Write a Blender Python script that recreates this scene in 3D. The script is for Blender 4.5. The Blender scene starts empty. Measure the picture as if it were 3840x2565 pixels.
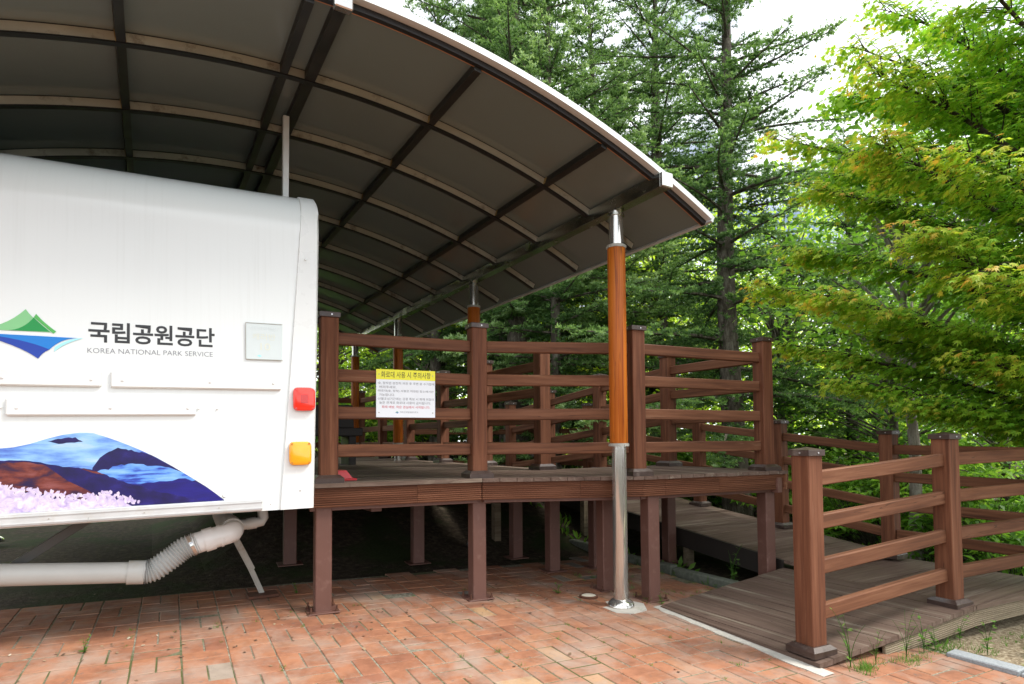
import bpy, bmesh, math, random
import numpy as np
from mathutils import Vector, Matrix
R = math.radians
S = bpy.context.scene
COL = S.collection
random.seed(7)

# ------------------------------------------------------------------ camera
cam = bpy.data.cameras.new("camera"); cam_o = bpy.data.objects.new("camera", cam); COL.objects.link(cam_o)
CAM = Vector((-.8268, -3.0706, 1.2286)); YAW, PIT, ROL = R(30.9611), R(2.1994), R(.3994)
fw = Vector((math.sin(YAW)*math.cos(PIT), math.cos(YAW)*math.cos(PIT), math.sin(PIT)))
rt = Vector((math.cos(YAW), -math.sin(YAW), 0)); up = rt.cross(fw)
M3 = Matrix((rt, up, -fw)).transposed()
cam_o.matrix_world = Matrix.Translation(CAM) @ (M3.to_4x4() @ Matrix.Rotation(-ROL, 4, 'Z'))
cam.sensor_width = 36; cam.lens = 2257.5/3840*36; cam.shift_y = 279.5/3840
cam.clip_end = 2000; cam.clip_start = .05
S.camera = cam_o

# ------------------------------------------------------------------ light: bright overcast
SUN_EL, SUN_AZ = R(54), R(128)     # azimuth measured like the sky texture's rotation
w = bpy.data.worlds.new("World"); S.world = w; w.use_nodes = True
nt = w.node_tree; nd = nt.nodes; nd.clear()
out = nd.new('ShaderNodeOutputWorld'); bg = nd.new('ShaderNodeBackground')
sky = nd.new('ShaderNodeTexSky'); sky.sky_type = 'NISHITA'; sky.sun_disc = False
sky.sun_elevation = SUN_EL; sky.sun_rotation = SUN_AZ; sky.air_density = 1; sky.dust_density = 2.5
tc = nd.new('ShaderNodeTexCoord'); mp = nd.new('ShaderNodeMapping'); mp.inputs['Scale'].default_value = (1, 1, 2.2)
nz = nd.new('ShaderNodeTexNoise'); nz.inputs['Scale'].default_value = 2.6; nz.inputs['Detail'].default_value = 7
cr = nd.new('ShaderNodeValToRGB'); cr.color_ramp.elements[0].position = .30; cr.color_ramp.elements[1].position = .52
mx = nd.new('ShaderNodeMix'); mx.data_type = 'RGBA'
mx.inputs['B'].default_value = (14.0, 14.4, 15.0, 1)
L = nt.links.new
L(tc.outputs['Generated'], mp.inputs[0]); L(mp.outputs[0], nz.inputs['Vector']); L(nz.outputs[0], cr.inputs[0])
L(cr.outputs[0], mx.inputs['Factor']); L(sky.outputs[0], mx.inputs['A']); L(mx.outputs['Result'], bg.inputs[0])
bg.inputs[1].default_value = .10; L(bg.outputs[0], out.inputs[0])
sl = bpy.data.lights.new("sun", 'SUN'); sl.energy = 3.7; sl.angle = R(22); sl.color = (1, .96, .9)
so = bpy.data.objects.new("sun", sl); COL.objects.link(so)
sd = Vector((math.sin(SUN_AZ)*math.cos(SUN_EL), math.cos(SUN_AZ)*math.cos(SUN_EL), math.sin(SUN_EL)))
so.rotation_euler = (-sd).to_track_quat('-Z', 'Y').to_euler(); so.location = (0, 0, 20)
S.view_settings.view_transform = 'Standard'; S.view_settings.look = 'None'
S.view_settings.exposure = 0.70; S.view_settings.gamma = 1
S.cycles.max_bounces = 9; S.cycles.diffuse_bounces = 6; S.cycles.glossy_bounces = 3
S.cycles.transmission_bounces = 6; S.cycles.transparent_max_bounces = 6
S.cycles.use_denoising = True; S.cycles.sample_clamp_indirect = 6

# ------------------------------------------------------------------ object helpers
MW = {}
def place(o, parent=None, mat=None):
    mat = mat or Matrix.Identity(4)
    MW[o.name] = mat
    if parent:
        o.parent = parent; o.matrix_local = MW[parent.name].inverted() @ mat
    else:
        o.matrix_world = mat
def prop(o, label=None, cat=None, group=None, kind=None):
    if label: o['label'] = label
    if cat: o['category'] = cat
    if group: o['group'] = group
    if kind: o['kind'] = kind
    return o
def thing(name, label, cat, loc=(0, 0, 0), rotz=0, group=None, mat=None):
    o = bpy.data.objects.new(name, None); COL.objects.link(o); o.empty_display_size = .1
    place(o, None, mat or (Matrix.Translation(loc) @ Matrix.Rotation(rotz, 4, 'Z')))
    return prop(o, label, cat, group)
class MB:
    def __init__(s): s.v = []; s.f = []; s.m = []
    def add(s, vs, fs, mi=0):
        n = len(s.v); s.v += [tuple(v) for v in vs]; s.f += [tuple(i+n for i in f) for f in fs]; s.m += [mi]*len(fs); return s
    def box(s, c, d, M=None, mi=0, bev=0):
        x, y, z = d[0]/2, d[1]/2, d[2]/2
        if not bev:
            vs = [Vector((sx*x, sy*y, sz*z)) for sx in (-1, 1) for sy in (-1, 1) for sz in (-1, 1)]
            fs = [(0, 1, 3, 2), (4, 6, 7, 5), (0, 4, 5, 1), (2, 3, 7, 6), (0, 2, 6, 4), (1, 5, 7, 3)]
        else:
            vs = []; idx = {}
            for sx in (-1, 1):
                for sy in (-1, 1):
                    for sz in (-1, 1):
                        for a in range(3):
                            p = [sx*(x-bev), sy*(y-bev), sz*(z-bev)]; p[a] += (sx, sy, sz)[a]*bev
                            idx[(sx, sy, sz, a)] = len(vs); vs.append(Vector(p))
            fs = []
            def q(ks):
                f = [idx[k] for k in ks]; n = (vs[f[1]]-vs[f[0]]).cross(vs[f[2]]-vs[f[0]]); ctr = sum((vs[i] for i in f), Vector())
                fs.append(tuple(f if n.dot(ctr) > 0 else f[::-1]))
            for a in range(3):
                b, cc = [(1, 2), (0, 2), (0, 1)][a]
                for sa in (-1, 1):
                    ks = []
                    for sb, sc in ((-1, -1), (1, -1), (1, 1), (-1, 1)):
                        t = [0, 0, 0]; t[a] = sa; t[b] = sb; t[cc] = sc; ks.append((*t, a))
                    q(ks)
                for sb in (-1, 1):
                    for sc in (-1, 1):
                        t0 = [0, 0, 0]; t0[b] = sb; t0[cc] = sc; t1 = t0[:]; t0[a] = -1; t1[a] = 1
                        q([(*t0, b), (*t1, b), (*t1, cc), (*t0, cc)])
            for sx in (-1, 1):
                for sy in (-1, 1):
                    for sz in (-1, 1): q([(sx, sy, sz, k) for k in range(3)])
        c = Vector(c)
        return s.add([(M @ v if M else v)+c for v in vs], fs, mi)
    def tube(s, pts, rad, n=12, mi=0, cap=True):
        pts = [Vector(p) for p in pts]; k = len(pts)
        rad = rad if hasattr(rad, '__len__') else [rad]*k
        rings = []; prev = None
        for i, p in enumerate(pts):
            t = (pts[min(i+1, k-1)]-pts[max(i-1, 0)]).normalized()
            if prev is None:
                a = t.cross(Vector((0, 0, 1)) if abs(t.z) < .9 else Vector((1, 0, 0))).normalized()
            else:
                a = (prev - t*prev.dot(t)).normalized()
            prev = a; b = t.cross(a)
            rings.append([p+(a*math.cos(2*math.pi*j/n)+b*math.sin(2*math.pi*j/n))*rad[i] for j in range(n)])
        vs = [v for r in rings for v in r]
        fs = [(i*n+j, i*n+(j+1) % n, (i+1)*n+(j+1) % n, (i+1)*n+j) for i in range(k-1) for j in range(n)]
        if cap: fs += [tuple(range(n))[::-1], tuple(range((k-1)*n, k*n))]
        return s.add(vs, fs, mi)
    def lathe(s, prof, c=(0, 0, 0), n=24, mi=0):
        c = Vector(c); k = len(prof)
        vs = [c+Vector((r*math.cos(2*math.pi*j/n), r*math.sin(2*math.pi*j/n), z)) for r, z in prof for j in range(n)]
        fs = [(i*n+j, i*n+(j+1) % n, (i+1)*n+(j+1) % n, (i+1)*n+j) for i in range(k-1) for j in range(n)]
        return s.add(vs, fs+[tuple(range(n))[::-1], tuple(range((k-1)*n, k*n))], mi)
    def prism(s, poly, z0, z1, mi=0):
        n = len(poly); z0 = z0 if callable(z0) else (lambda x, y, z=z0: z); z1 = z1 if callable(z1) else (lambda x, y, z=z1: z)
        vs = [(x, y, z0(x, y)) for x, y in poly]+[(x, y, z1(x, y)) for x, y in poly]
        return s.add(vs, [tuple(range(n))[::-1], tuple(range(n, 2*n))]+[(i, (i+1) % n, n+(i+1) % n, n+i) for i in range(n)], mi)
    def mesh(s, name, mats, smooth=False):
        me = bpy.data.meshes.new(name); me.from_pydata([tuple(v) for v in s.v], [], s.f)
        for m in (mats if isinstance(mats, (list, tuple)) else [mats]): me.materials.append(m)
        me.polygons.foreach_set('material_index', s.m)
        bm = bmesh.new(); bm.from_mesh(me); bmesh.ops.recalc_face_normals(bm, faces=bm.faces); bm.to_mesh(me); bm.free()
        if smooth:
            me.polygons.foreach_set('use_smooth', [True]*len(me.polygons))
            me.set_sharp_from_angle(angle=R(40))
        return me
    def build(s, name, mats, parent=None, mat=None, smooth=False):
        o = bpy.data.objects.new(name, s.mesh(name, mats, smooth)); COL.objects.link(o); place(o, parent, mat); return o
def linkmesh(name, me, parent, mat):
    o = bpy.data.objects.new(name, me); COL.objects.link(o); place(o, parent, mat); return o
def T(x, y, z): return Matrix.Translation((x, y, z))

# ------------------------------------------------------------------ materials
def newmat(name):
    m = bpy.data.materials.new(name); m.use_nodes = True
    return m, m.node_tree.nodes, m.node_tree.links.new, m.node_tree.nodes['Principled BSDF']
def setp(p, base=None, rough=None, metal=None, spec=None, coat=None):
    if base: p.inputs['Base Color'].default_value = (*base, 1)
    if rough is not None: p.inputs['Roughness'].default_value = rough
    if metal is not None: p.inputs['Metallic'].default_value = metal
    if spec is not None: p.inputs['Specular IOR Level'].default_value = spec
    if coat is not None: p.inputs['Coat Weight'].default_value = coat
def ramp(n, stops):
    r = n.new('ShaderNodeValToRGB'); e = r.color_ramp.elements
    while len(e) < len(stops): e.new(.5)
    for x, (p, c) in zip(e, stops): x.position = p; x.color = (*c, 1)
    return r
def noise(n, l, vec, scale, detail=5, rough=.55, dist=0):
    t = n.new('ShaderNodeTexNoise'); t.inputs['Scale'].default_value = scale; t.inputs['Detail'].default_value = detail
    t.inputs['Roughness'].default_value = rough; t.inputs['Distortion'].default_value = dist
    if vec is not None: l(vec, t.inputs['Vector'])
    return t
def objvec(n, l, scale, rnd=True):
    tcn = n.new('ShaderNodeTexCoord'); mpn = n.new('ShaderNodeMapping'); mpn.inputs['Scale'].default_value = scale
    l(tcn.outputs['Object'], mpn.inputs[0])
    if rnd:
        oi = n.new('ShaderNodeObjectInfo'); ml = n.new('ShaderNodeMath'); ml.operation = 'MULTIPLY'; ml.inputs[1].default_value = 37
        l(oi.outputs['Random'], ml.inputs[0]); l(ml.outputs[0], mpn.inputs['Location'])
    return mpn.outputs[0]
def mixc(n, l, fac, a, b, mode='MIX'):
    m = n.new('ShaderNodeMix'); m.data_type = 'RGBA'; m.blend_type = mode
    for k, v in (('Factor', fac), ('A', a), ('B', b)):
        if isinstance(v, (int, float)): m.inputs[k].default_value = v
        elif isinstance(v, tuple): m.inputs[k].default_value = (*v, 1)
        else: l(v, m.inputs[k])
    return m.outputs['Result']
def bump(n, l, h, strength, dist, p):
    b = n.new('ShaderNodeBump'); b.inputs['Strength'].default_value = strength; b.inputs['Distance'].default_value = dist
    l(h, b.inputs['Height']); l(b.outputs[0], p.inputs['Normal'])
def simple(name, base, rough=.5, metal=0, var=.12, scale=12, spec=.5, coat=0, dirt=None, dirt_scale=3, bumps=0):
    m, n, l, p = newmat(name); setp(p, base, rough, metal, spec, coat)
    v = objvec(n, l, (1, 1, 1)); nz_ = noise(n, l, v, scale)
    r = ramp(n, [(.3, tuple(c*(1-var) for c in base)), (.7, tuple(min(1, c*(1+var)) for c in base))]); l(nz_.outputs[0], r.inputs[0])
    c = r.outputs[0]
    if dirt:
        d = noise(n, l, v, dirt_scale, 8, .65); dr = ramp(n, [(.55, (0, 0, 0)), (.72, (1, 1, 1))]); l(d.outputs[0], dr.inputs[0])
        c = mixc(n, l, dr.outputs[0], c, dirt)
    l(c, p.inputs['Base Color'])
    rr = ramp(n, [(.3, (max(0, rough-.08),)*3), (.7, (min(1, rough+.08),)*3)]); l(nz_.outputs[0], rr.inputs[0]); l(rr.outputs[0], p.inputs['Roughness'])
    if bumps: bump(n, l, nz_.outputs[0], bumps, .003, p)
    return m
def wood(name, dark, mid, light, axis=0, worn=(.62, .74), rough=.55, wornc=(.30, .16, .085)):
    m, n, l, p = newmat(name); setp(p, rough=rough, spec=.22)
    sc = [30, 30, 30]; sc[axis] = 1.6
    v = objvec(n, l, tuple(sc)); g = noise(n, l, v, 1, 6, .6, .35)
    r = ramp(n, [(.28, dark), (.5, mid), (.75, light)]); l(g.outputs[0], r.inputs[0])
    v2 = objvec(n, l, tuple(x*.12 for x in sc)); g2 = noise(n, l, v2, 1, 5, .6, .2)
    r2 = ramp(n, [(.35, (.78, .72, .7)), (.65, (1.12, 1.1, 1.08))]); l(g2.outputs[0], r2.inputs[0])
    c = mixc(n, l, 1.0, r.outputs[0], r2.outputs[0], 'MULTIPLY')
    v3 = objvec(n, l, tuple(x*.33 for x in sc)); g3 = noise(n, l, v3, 1, 7, .7, .5)
    w3 = ramp(n, [(worn[0], (0, 0, 0)), (worn[1], (.8, .8, .8))]); l(g3.outputs[0], w3.inputs[0])
    c = mixc(n, l, w3.outputs[0], c, wornc)
    # dark drying cracks along the grain
    sc4 = [26, 26, 26]; sc4[axis] = .9
    v4 = objvec(n, l, tuple(sc4)); g4 = noise(n, l, v4, 1, 2, .5, .6)
    c4 = ramp(n, [(.485, (0, 0, 0)), (.5, (1, 1, 1)), (.515, (0, 0, 0))]); l(g4.outputs[0], c4.inputs[0])
    gate = noise(n, l, v2, 2.1, 2); gr = ramp(n, [(.56, (0, 0, 0)), (.62, (.75, .75, .75))]); l(gate.outputs[0], gr.inputs[0])
    ck = mixc(n, l, 1.0, c4.outputs[0], gr.outputs[0], 'MULTIPLY')
    c = mixc(n, l, ck, c, tuple(x*.35 for x in dark))
    l(c, p.inputs['Base Color']); bump(n, l, g.outputs[0], .25, .003, p)
    rr = ramp(n, [(.3, (rough-.12,)*3), (.7, (rough+.15,)*3)]); l(g3.outputs[0], rr.inputs[0]); l(rr.outputs[0], p.inputs['Roughness'])
    return m
M = {}
M['wood_x'] = wood('stained_timber', (.072, .029, .015), (.142, .060, .030), (.218, .105, .058), 0, rough=.66, wornc=(.31, .18, .11))
M['wood_z'] = wood('stained_timber_post', (.068, .026, .013), (.130, .050, .025), (.195, .087, .047), 2, rough=.66, wornc=(.30, .17, .105))
M['floor_x'] = wood('worn_deck_board', (.085, .06, .046), (.13, .096, .075), (.19, .145, .115), 0, (.5, .68), .62, (.33, .28, .21))
M['floor_y'] = wood('worn_ramp_board', (.085, .057, .043), (.125, .087, .068), (.17, .125, .10), 1, (.56, .74), .6, (.36, .32, .24))
M['ramp_x'] = wood('worn_ramp_cross_board', (.09, .06, .046), (.13, .09, .07), (.175, .13, .103), 0, (.54, .74), .58, (.34, .28, .215))
M['grey_x'] = wood('unpainted_grooved_board', (.15, .12, .078), (.23, .19, .13), (.31, .26, .185), 0, (.6, .75), .7, (.24, .2, .14))
M['fascia'] = wood('grooved_fascia', (.085, .034, .018), (.150, .063, .033), (.215, .10, .056), 0)
M['cap'] = simple('dark_brown_cap', (.045, .027, .021), .38, 0, .2, 25, .5, dirt=(.16, .13, .11), dirt_scale=9)
M['steel_brown'] = simple('brown_painted_steel', (.125, .058, .043), .45, 0, .07, 5, .45, dirt=(.17, .09, .07), dirt_scale=14)
M['rivet'] = simple('pale_rivet', (.6, .6, .6), .35, .8)
M['stainless'], _n, _l, _p = newmat('stainless_steel'); setp(_p, (.60, .595, .56), .13, .85)
M['stain_dull'] = simple('dull_stainless', (.42, .42, .38), .22, 1, .08, 6)
M['purlin'] = simple('dark_roof_batten', (.022, .021, .018), .45, .3, .3, 8)
M['rib'] = simple('brown_rib', (.50, .49, .41), .42, .35, .12, 4, dirt=(.15, .10, .06), dirt_scale=7)
M['shade_strip'] = simple('black_shade_strip', (.008, .008, .008), .5)  # black for the ribs' shaded undersides and the dark gap at the trim
M['clip'] = simple('ochre_clip', (.34, .25, .10), .5, .3)
M['trim'] = simple('white_edge_trim', (.60, .62, .61), .38, .1, .03, 3)
M['sheet'] = simple('smoke_roof_sheet', (.148, .182, .170), .17, 0, .0, 1.5, .5)
for n_ in M['sheet'].node_tree.nodes:
    if n_.type == 'BSDF_PRINCIPLED':
        for l_ in list(n_.inputs['Roughness'].links): M['sheet'].node_tree.links.remove(l_)
        n_.inputs['Roughness'].default_value = .17
M['mole'] = simple('orange_edge_strip', (.35, .15, .06), .5)
M['gel'] = simple('white_gelcoat', (.77, .815, .80), .22, 0, .012, 1.3, .5, coat=.3)
def gel():
    m, n, l, p = newmat('white_gelcoat_streaked'); setp(p, rough=.2, spec=.5, coat=.3)
    v = objvec(n, l, (55, 1, 1.1), False); g = noise(n, l, v, 1, 6, .6); r = ramp(n, [(.50, (0, 0, 0)), (.78, (.45, .45, .45))]); l(g.outputs[0], r.inputs[0])
    v2 = objvec(n, l, (2.2, 1, 1.6), False); g2 = noise(n, l, v2, 1, 4); r2 = ramp(n, [(.4, (.1, .1, .1)), (.65, (1, 1, 1))]); l(g2.outputs[0], r2.inputs[0])
    f = mixc(n, l, 1.0, r.outputs[0], r2.outputs[0], 'MULTIPLY'); c = mixc(n, l, f, (.715, .765, .755), (.595, .635, .61)); l(c, p.inputs['Base Color']); return m
M['gel'] = gel()
M['gel_trim'] = simple('white_moulding', (.715, .75, .735), .3, 0, .012, 3, .5)
M['alu'] = simple('pale_aluminium_rail', (.55, .57, .57), .35, .25, .05, 9, dirt=(.5, .48, .43), dirt_scale=8)
M['pvc'] = simple('grey_white_pvc', (.46, .475, .45), .38, 0, .05, 6, dirt=(.42, .38, .31), dirt_scale=4)
M['pvc_white'] = simple('white_pvc', (.68, .70, .69), .3, 0, .03, 6)
M['hose'] = simple('ribbed_grey_hose', (.42, .44, .43), .35, 0, .06, 10)
M['galv'] = simple('grey_painted_steel_bar', (.36, .35, .31), .5, .2, .1, 9, dirt=(.25, .18, .12), dirt_scale=8)
M['shade_steel'] = simple('shade_darkened_steel', (.06, .06, .055), .55, .2, .2, 9)  # grey jack steel coloured darker to put it in the caravan's shade
M['rust'] = simple('rusty_plate', (.085, .032, .016), .8, 0, .35, 20)
M['black'] = simple('black_rubber', (.012, .012, .013), .6)
M['chassis'] = simple('dark_chassis', (.012, .012, .012), .7)
M['concrete'] = simple('pale_concrete', (.42, .40, .355), .85, 0, .1, 30, .3, dirt=(.36, .33, .27), dirt_scale=10, bumps=.5)
M['granite'] = simple('grey_granite', (.26, .28, .29), .8, 0, .22, 90, .3, dirt=(.25, .26, .25), dirt_scale=6, bumps=.3)
M['oldkerb'] = simple('mossy_old_kerb', (.13, .14, .11), .9, 0, .25, 30, .3, dirt=(.06, .08, .035), dirt_scale=7, bumps=.5)
M['red_plastic'] = simple('red_plastic', (.55, .02, .025), .35, 0, .06, 6)
M['cream'] = simple('cream_cap', (.62, .58, .47), .45)
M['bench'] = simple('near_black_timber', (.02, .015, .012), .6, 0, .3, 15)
def lens(name, c, e):
    m, n, l, p = newmat(name); setp(p, c, .18); p.inputs['Coat Weight'].default_value = .5
    v = objvec(n, l, (1, 1, 1), False); wv = n.new('ShaderNodeTexVoronoi'); wv.inputs['Scale'].default_value = 160; l(v, wv.inputs['Vector'])
    bump(n, l, wv.outputs['Distance'], .25, .001, p)
    r = ramp(n, [(0, tuple(x*.9 for x in c)), (.6, c)]); l(wv.outputs['Distance'], r.inputs[0]); l(r.outputs[0], p.inputs['Base Color'])
    return m
M['lens_red'] = lens('red_lens', (.86, .028, .012), 0); M['lens_red_dark'] = lens('dark_red_reflector', (.5, .012, .008), 0)
M['lens_amber'] = lens('amber_lens', (.92, .36, .008), 0)
def flat(name, c, rough=.4): return simple(name, c, rough, 0, .02, 20)
M['ink'] = flat('black_lettering', (.022, .024, .026)); M['ink_grey'] = flat('grey_lettering', (.20, .21, .24)); M['ink_red'] = flat('red_lettering', (.62, .13, .17))
M['ink_olive'] = flat('dark_title_lettering', (.10, .085, .01)); M['yellow'] = flat('yellow_header', (.80, .78, .03)); M['sign_white'] = flat('white_sign_board', (.80, .855, .90))
M['lg_pale'] = flat('pale_green_print', (.21, .54, .24)); M['lg_mid'] = flat('fresh_green_print', (.08, .42, .09)); M['lg_deep'] = flat('deep_green_print', (.0, .27, .05))
M['lb_deep'] = flat('deep_blue_print', (.003, .042, .36)); M['lb_mid'] = flat('bright_blue_print', (.0, .19, .62)); M['lb_pale'] = flat('pale_cyan_print', (.36, .79, .85))
M['sticker'] = flat('faded_grey_sticker', (.60, .68, .68)); M['sticker_white'] = flat('faded_white_print', (.66, .73, .74)); M['sticker_yel'] = flat('faded_yellow_print', (.66, .70, .61))
def printmat(name, stops, scale=(8, 1, 22), nscale=1, dist=.6, rough=.3, detail=8):
    m, n, l, p = newmat(name); setp(p, rough=rough)
    v = objvec(n, l, scale, False); g = noise(n, l, v, nscale, detail, .62, dist); r = ramp(n, stops); l(g.outputs[0], r.inputs[0]); l(r.outputs[0], p.inputs['Base Color']); return m
M['pr_sky'] = printmat('printed_cloud_sky', [(.34, (.05, .09, .45)), (.44, (.13, .28, .66)), (.55, (.25, .47, .77)), (.66, (.42, .57, .80)), (.76, (.60, .58, .74))], (3.2, 1, 16), 1, .25, .3, 10)
M['pr_cloud'] = printmat('printed_mist', [(.34, (.012, .012, .16)), (.42, (.03, .07, .42)), (.50, (.10, .27, .70)), (.64, (.22, .44, .82)), (.75, (.40, .58, .86))], (5, 1, 30), 1, .2, .3, 10)
M['pr_blue'] = printmat('printed_blue_slope', [(.3, (.004, .003, .035)), (.55, (.010, .006, .095)), (.75, (.022, .018, .20))], (9, 1, 16), 1, .2, .3, 10)
M['pr_deep'] = printmat('printed_deep_valley', [(.3, (.006, .004, .07)), (.6, (.012, .009, .19)), (.75, (.03, .028, .34))], (3, 1, 20), 1, .2, .3, 10)
M['pr_brown'] = printmat('printed_russet_slope', [(.36, (.012, .005, .05)), (.44, (.05, .011, .03)), (.54, (.145, .028, .020)), (.64, (.22, .065, .06)), (.74, (.36, .19, .22))], (6, 1, 13), 1, .5, .3, 10)
M['pr_bloom'] = printmat('printed_pale_blossom', [(.3, (.36, .29, .54)), (.43, (.50, .43, .64)), (.56, (.63, .57, .70)), (.7, (.76, .73, .76))], (30, 1, 30), 1, 1.2)
def clad():
    m, n, l, p = newmat('orange_woodgrain_cladding'); setp(p, rough=.46, spec=.3)
    v = objvec(n, l, (30, 30, 1.3)); g = noise(n, l, v, 1, 5, .55, .5)
    r = ramp(n, [(.28, (.22, .046, .005)), (.46, (.385, .098, .008)), (.7, (.49, .15, .015))]); l(g.outputs[0], r.inputs[0])
    v4 = objvec(n, l, (18, 18, .7)); g4 = noise(n, l, v4, 1, 2, .5, .8)
    c4 = ramp(n, [(.485, (0, 0, 0)), (.5, (.7, .7, .7)), (.515, (0, 0, 0))]); l(g4.outputs[0], c4.inputs[0])
    c = mixc(n, l, c4.outputs[0], r.outputs[0], (.14, .035, .006)); l(c, p.inputs['Base Color']); bump(n, l, g.outputs[0], .1, .001, p); return m
M['clad'] = clad(); M['ring'] = simple('grey_plastic_ring', (.33, .33, .29), .5)
def brickmat():
    m, n, l, p = newmat('orange_clay_paver'); setp(p, rough=.8, spec=.25)
    at = n.new('ShaderNodeAttribute'); at.attribute_name = 'tint'
    r = ramp(n, [(0, (.215, .092, .056)), (.3, (.258, .114, .065)), (.62, (.29, .132, .073)), (.86, (.315, .157, .087)), (.93, (.37, .235, .125)), (.975, (.23, .19, .15)), (1, (.17, .155, .135))]); l(at.outputs['Fac'], r.inputs[0])
    v = objvec(n, l, (1, 1, 1), False); a = noise(n, l, v, 7, 9, .7)
    ar = ramp(n, [(.35, (.70, .66, .64)), (.6, (1.08, 1.06, 1.04))]); l(a.outputs[0], ar.inputs[0])
    c = mixc(n, l, 1.0, r.outputs[0], ar.outputs[0], 'MULTIPLY')
    b = noise(n, l, v, 19, 6, .75, .3); b2 = noise(n, l, v, 1.3, 3)
    br = ramp(n, [(.57, (0, 0, 0)), (.66, (.8, .8, .8))]); l(b.outputs[0], br.inputs[0]); b2r = ramp(n, [(.42, (.1, .1, .1)), (.62, (1, 1, 1))]); l(b2.outputs[0], b2r.inputs[0])
    f = mixc(n, l, 1.0, br.outputs[0], b2r.outputs[0], 'MULTIPLY'); c = mixc(n, l, f, c, (.105, .085, .075))
    d = noise(n, l, v, 2.2, 8, .68, .4); dr = ramp(n, [(.46, (0, 0, 0)), (.68, (.75, .75, .75))]); l(d.outputs[0], dr.inputs[0]); c = mixc(n, l, dr.outputs[0], c, (.30, .245, .20))
    l(c, p.inputs['Base Color']); fine = noise(n, l, v, 120, 4); bump(n, l, fine.outputs[0], .35, .002, p); return m
M['brick'] = brickmat()
def groundmat(name, stops, scale, bumpd=.02, moss=None):
    m, n, l, p = newmat(name); setp(p, rough=.95, spec=.15)
    v = objvec(n, l, (1, 1, 1), False); a = noise(n, l, v, scale, 10, .7); r = ramp(n, stops); l(a.outputs[0], r.inputs[0]); c = r.outputs[0]
    if moss:
        d = noise(n, l, v, 1.1, 8, .65); dr = ramp(n, [(.48, (0, 0, 0)), (.6, (1, 1, 1))]); l(d.outputs[0], dr.inputs[0]); c = mixc(n, l, dr.outputs[0], c, moss)
    l(c, p.inputs['Base Color']); bump(n, l, a.outputs[0], .6, bumpd, p); return m
M['joint'] = groundmat('sandy_joint', [(.35, (.09, .08, .055)), (.52, (.20, .185, .14)), (.70, (.34, .32, .25))], 40, .004, (.07, .08, .03))
M['dirt'] = groundmat('dark_forest_soil', [(.3, (.022, .016, .011)), (.5, (.05, .038, .026)), (.72, (.12, .095, .065))], 18, .03, (.03, .042, .014))  # humus soil, toned down further to deepen the shade under the deck
M['gravel'] = groundmat('pale_gravel', [(.34, (.12, .09, .055)), (.5, (.27, .21, .135)), (.64, (.50, .43, .31))], 38, .03)
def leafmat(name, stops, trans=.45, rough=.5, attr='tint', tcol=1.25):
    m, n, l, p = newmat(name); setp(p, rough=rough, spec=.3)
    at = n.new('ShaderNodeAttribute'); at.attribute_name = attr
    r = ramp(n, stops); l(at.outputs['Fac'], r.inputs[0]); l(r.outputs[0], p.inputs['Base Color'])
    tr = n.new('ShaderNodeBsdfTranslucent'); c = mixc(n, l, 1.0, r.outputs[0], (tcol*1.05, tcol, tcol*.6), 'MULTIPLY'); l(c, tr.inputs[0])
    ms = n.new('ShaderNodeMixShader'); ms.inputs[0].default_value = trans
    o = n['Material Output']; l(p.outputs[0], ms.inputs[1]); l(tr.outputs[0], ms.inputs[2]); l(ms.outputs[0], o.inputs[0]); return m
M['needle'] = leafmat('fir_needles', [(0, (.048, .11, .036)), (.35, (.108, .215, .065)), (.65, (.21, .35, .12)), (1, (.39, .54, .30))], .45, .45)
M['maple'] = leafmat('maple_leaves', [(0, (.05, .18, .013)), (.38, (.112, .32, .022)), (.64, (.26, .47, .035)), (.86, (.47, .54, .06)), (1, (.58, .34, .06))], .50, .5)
M['broad'] = leafmat('bright_broad_leaves', [(0, (.18, .32, .025)), (.5, (.40, .60, .06)), (1, (.62, .76, .16))], .66, .5)
M['under'] = leafmat('undergrowth_leaves', [(0, (.06, .16, .02)), (.5, (.14, .31, .04)), (1, (.27, .47, .07))], .5, .45)
M['weed'] = leafmat('weed_leaves', [(0, (.05, .13, .018)), (1, (.15, .30, .05))], .4, .5)
def barkmat(name, a, b, c):
    m, n, l, p = newmat(name); setp(p, rough=.9, spec=.2)
    v = objvec(n, l, (9, 9, 3.2)); g = noise(n, l, v, 1.6, 8, .68, .4); r = ramp(n, [(.32, a), (.5, b), (.68, c)]); l(g.outputs[0], r.inputs[0]); l(r.outputs[0], p.inputs['Base Color']); bump(n, l, g.outputs[0], .9, .03, p); return m
M['bark'] = barkmat('rough_conifer_bark', (.032, .026, .020), (.085, .072, .055), (.19, .175, .14))
M['bark_pale'] = barkmat('pale_bark', (.10, .085, .06), (.22, .20, .16), (.36, .34, .29))
M['bark_maple'] = barkmat('dark_maple_bark', (.020, .015, .010), (.045, .035, .024), (.085, .07, .048))

SLOPE = .0468
def gz(u, t):
    z = -SLOPE*((u-.9)*.878-t*.479)
    z = .22*math.tanh(z/.22)
    sm = lambda a, b_, x: (lambda k: k*k*(3-2*k))(min(1, max(0, (x-a)/(b_-a))))
    return z+.62*sm(2.3, 5.2, t)*sm(-.7, .4, u)*sm(8.5, 5.6, u)     # soil bank rising under the back of the deck

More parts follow.
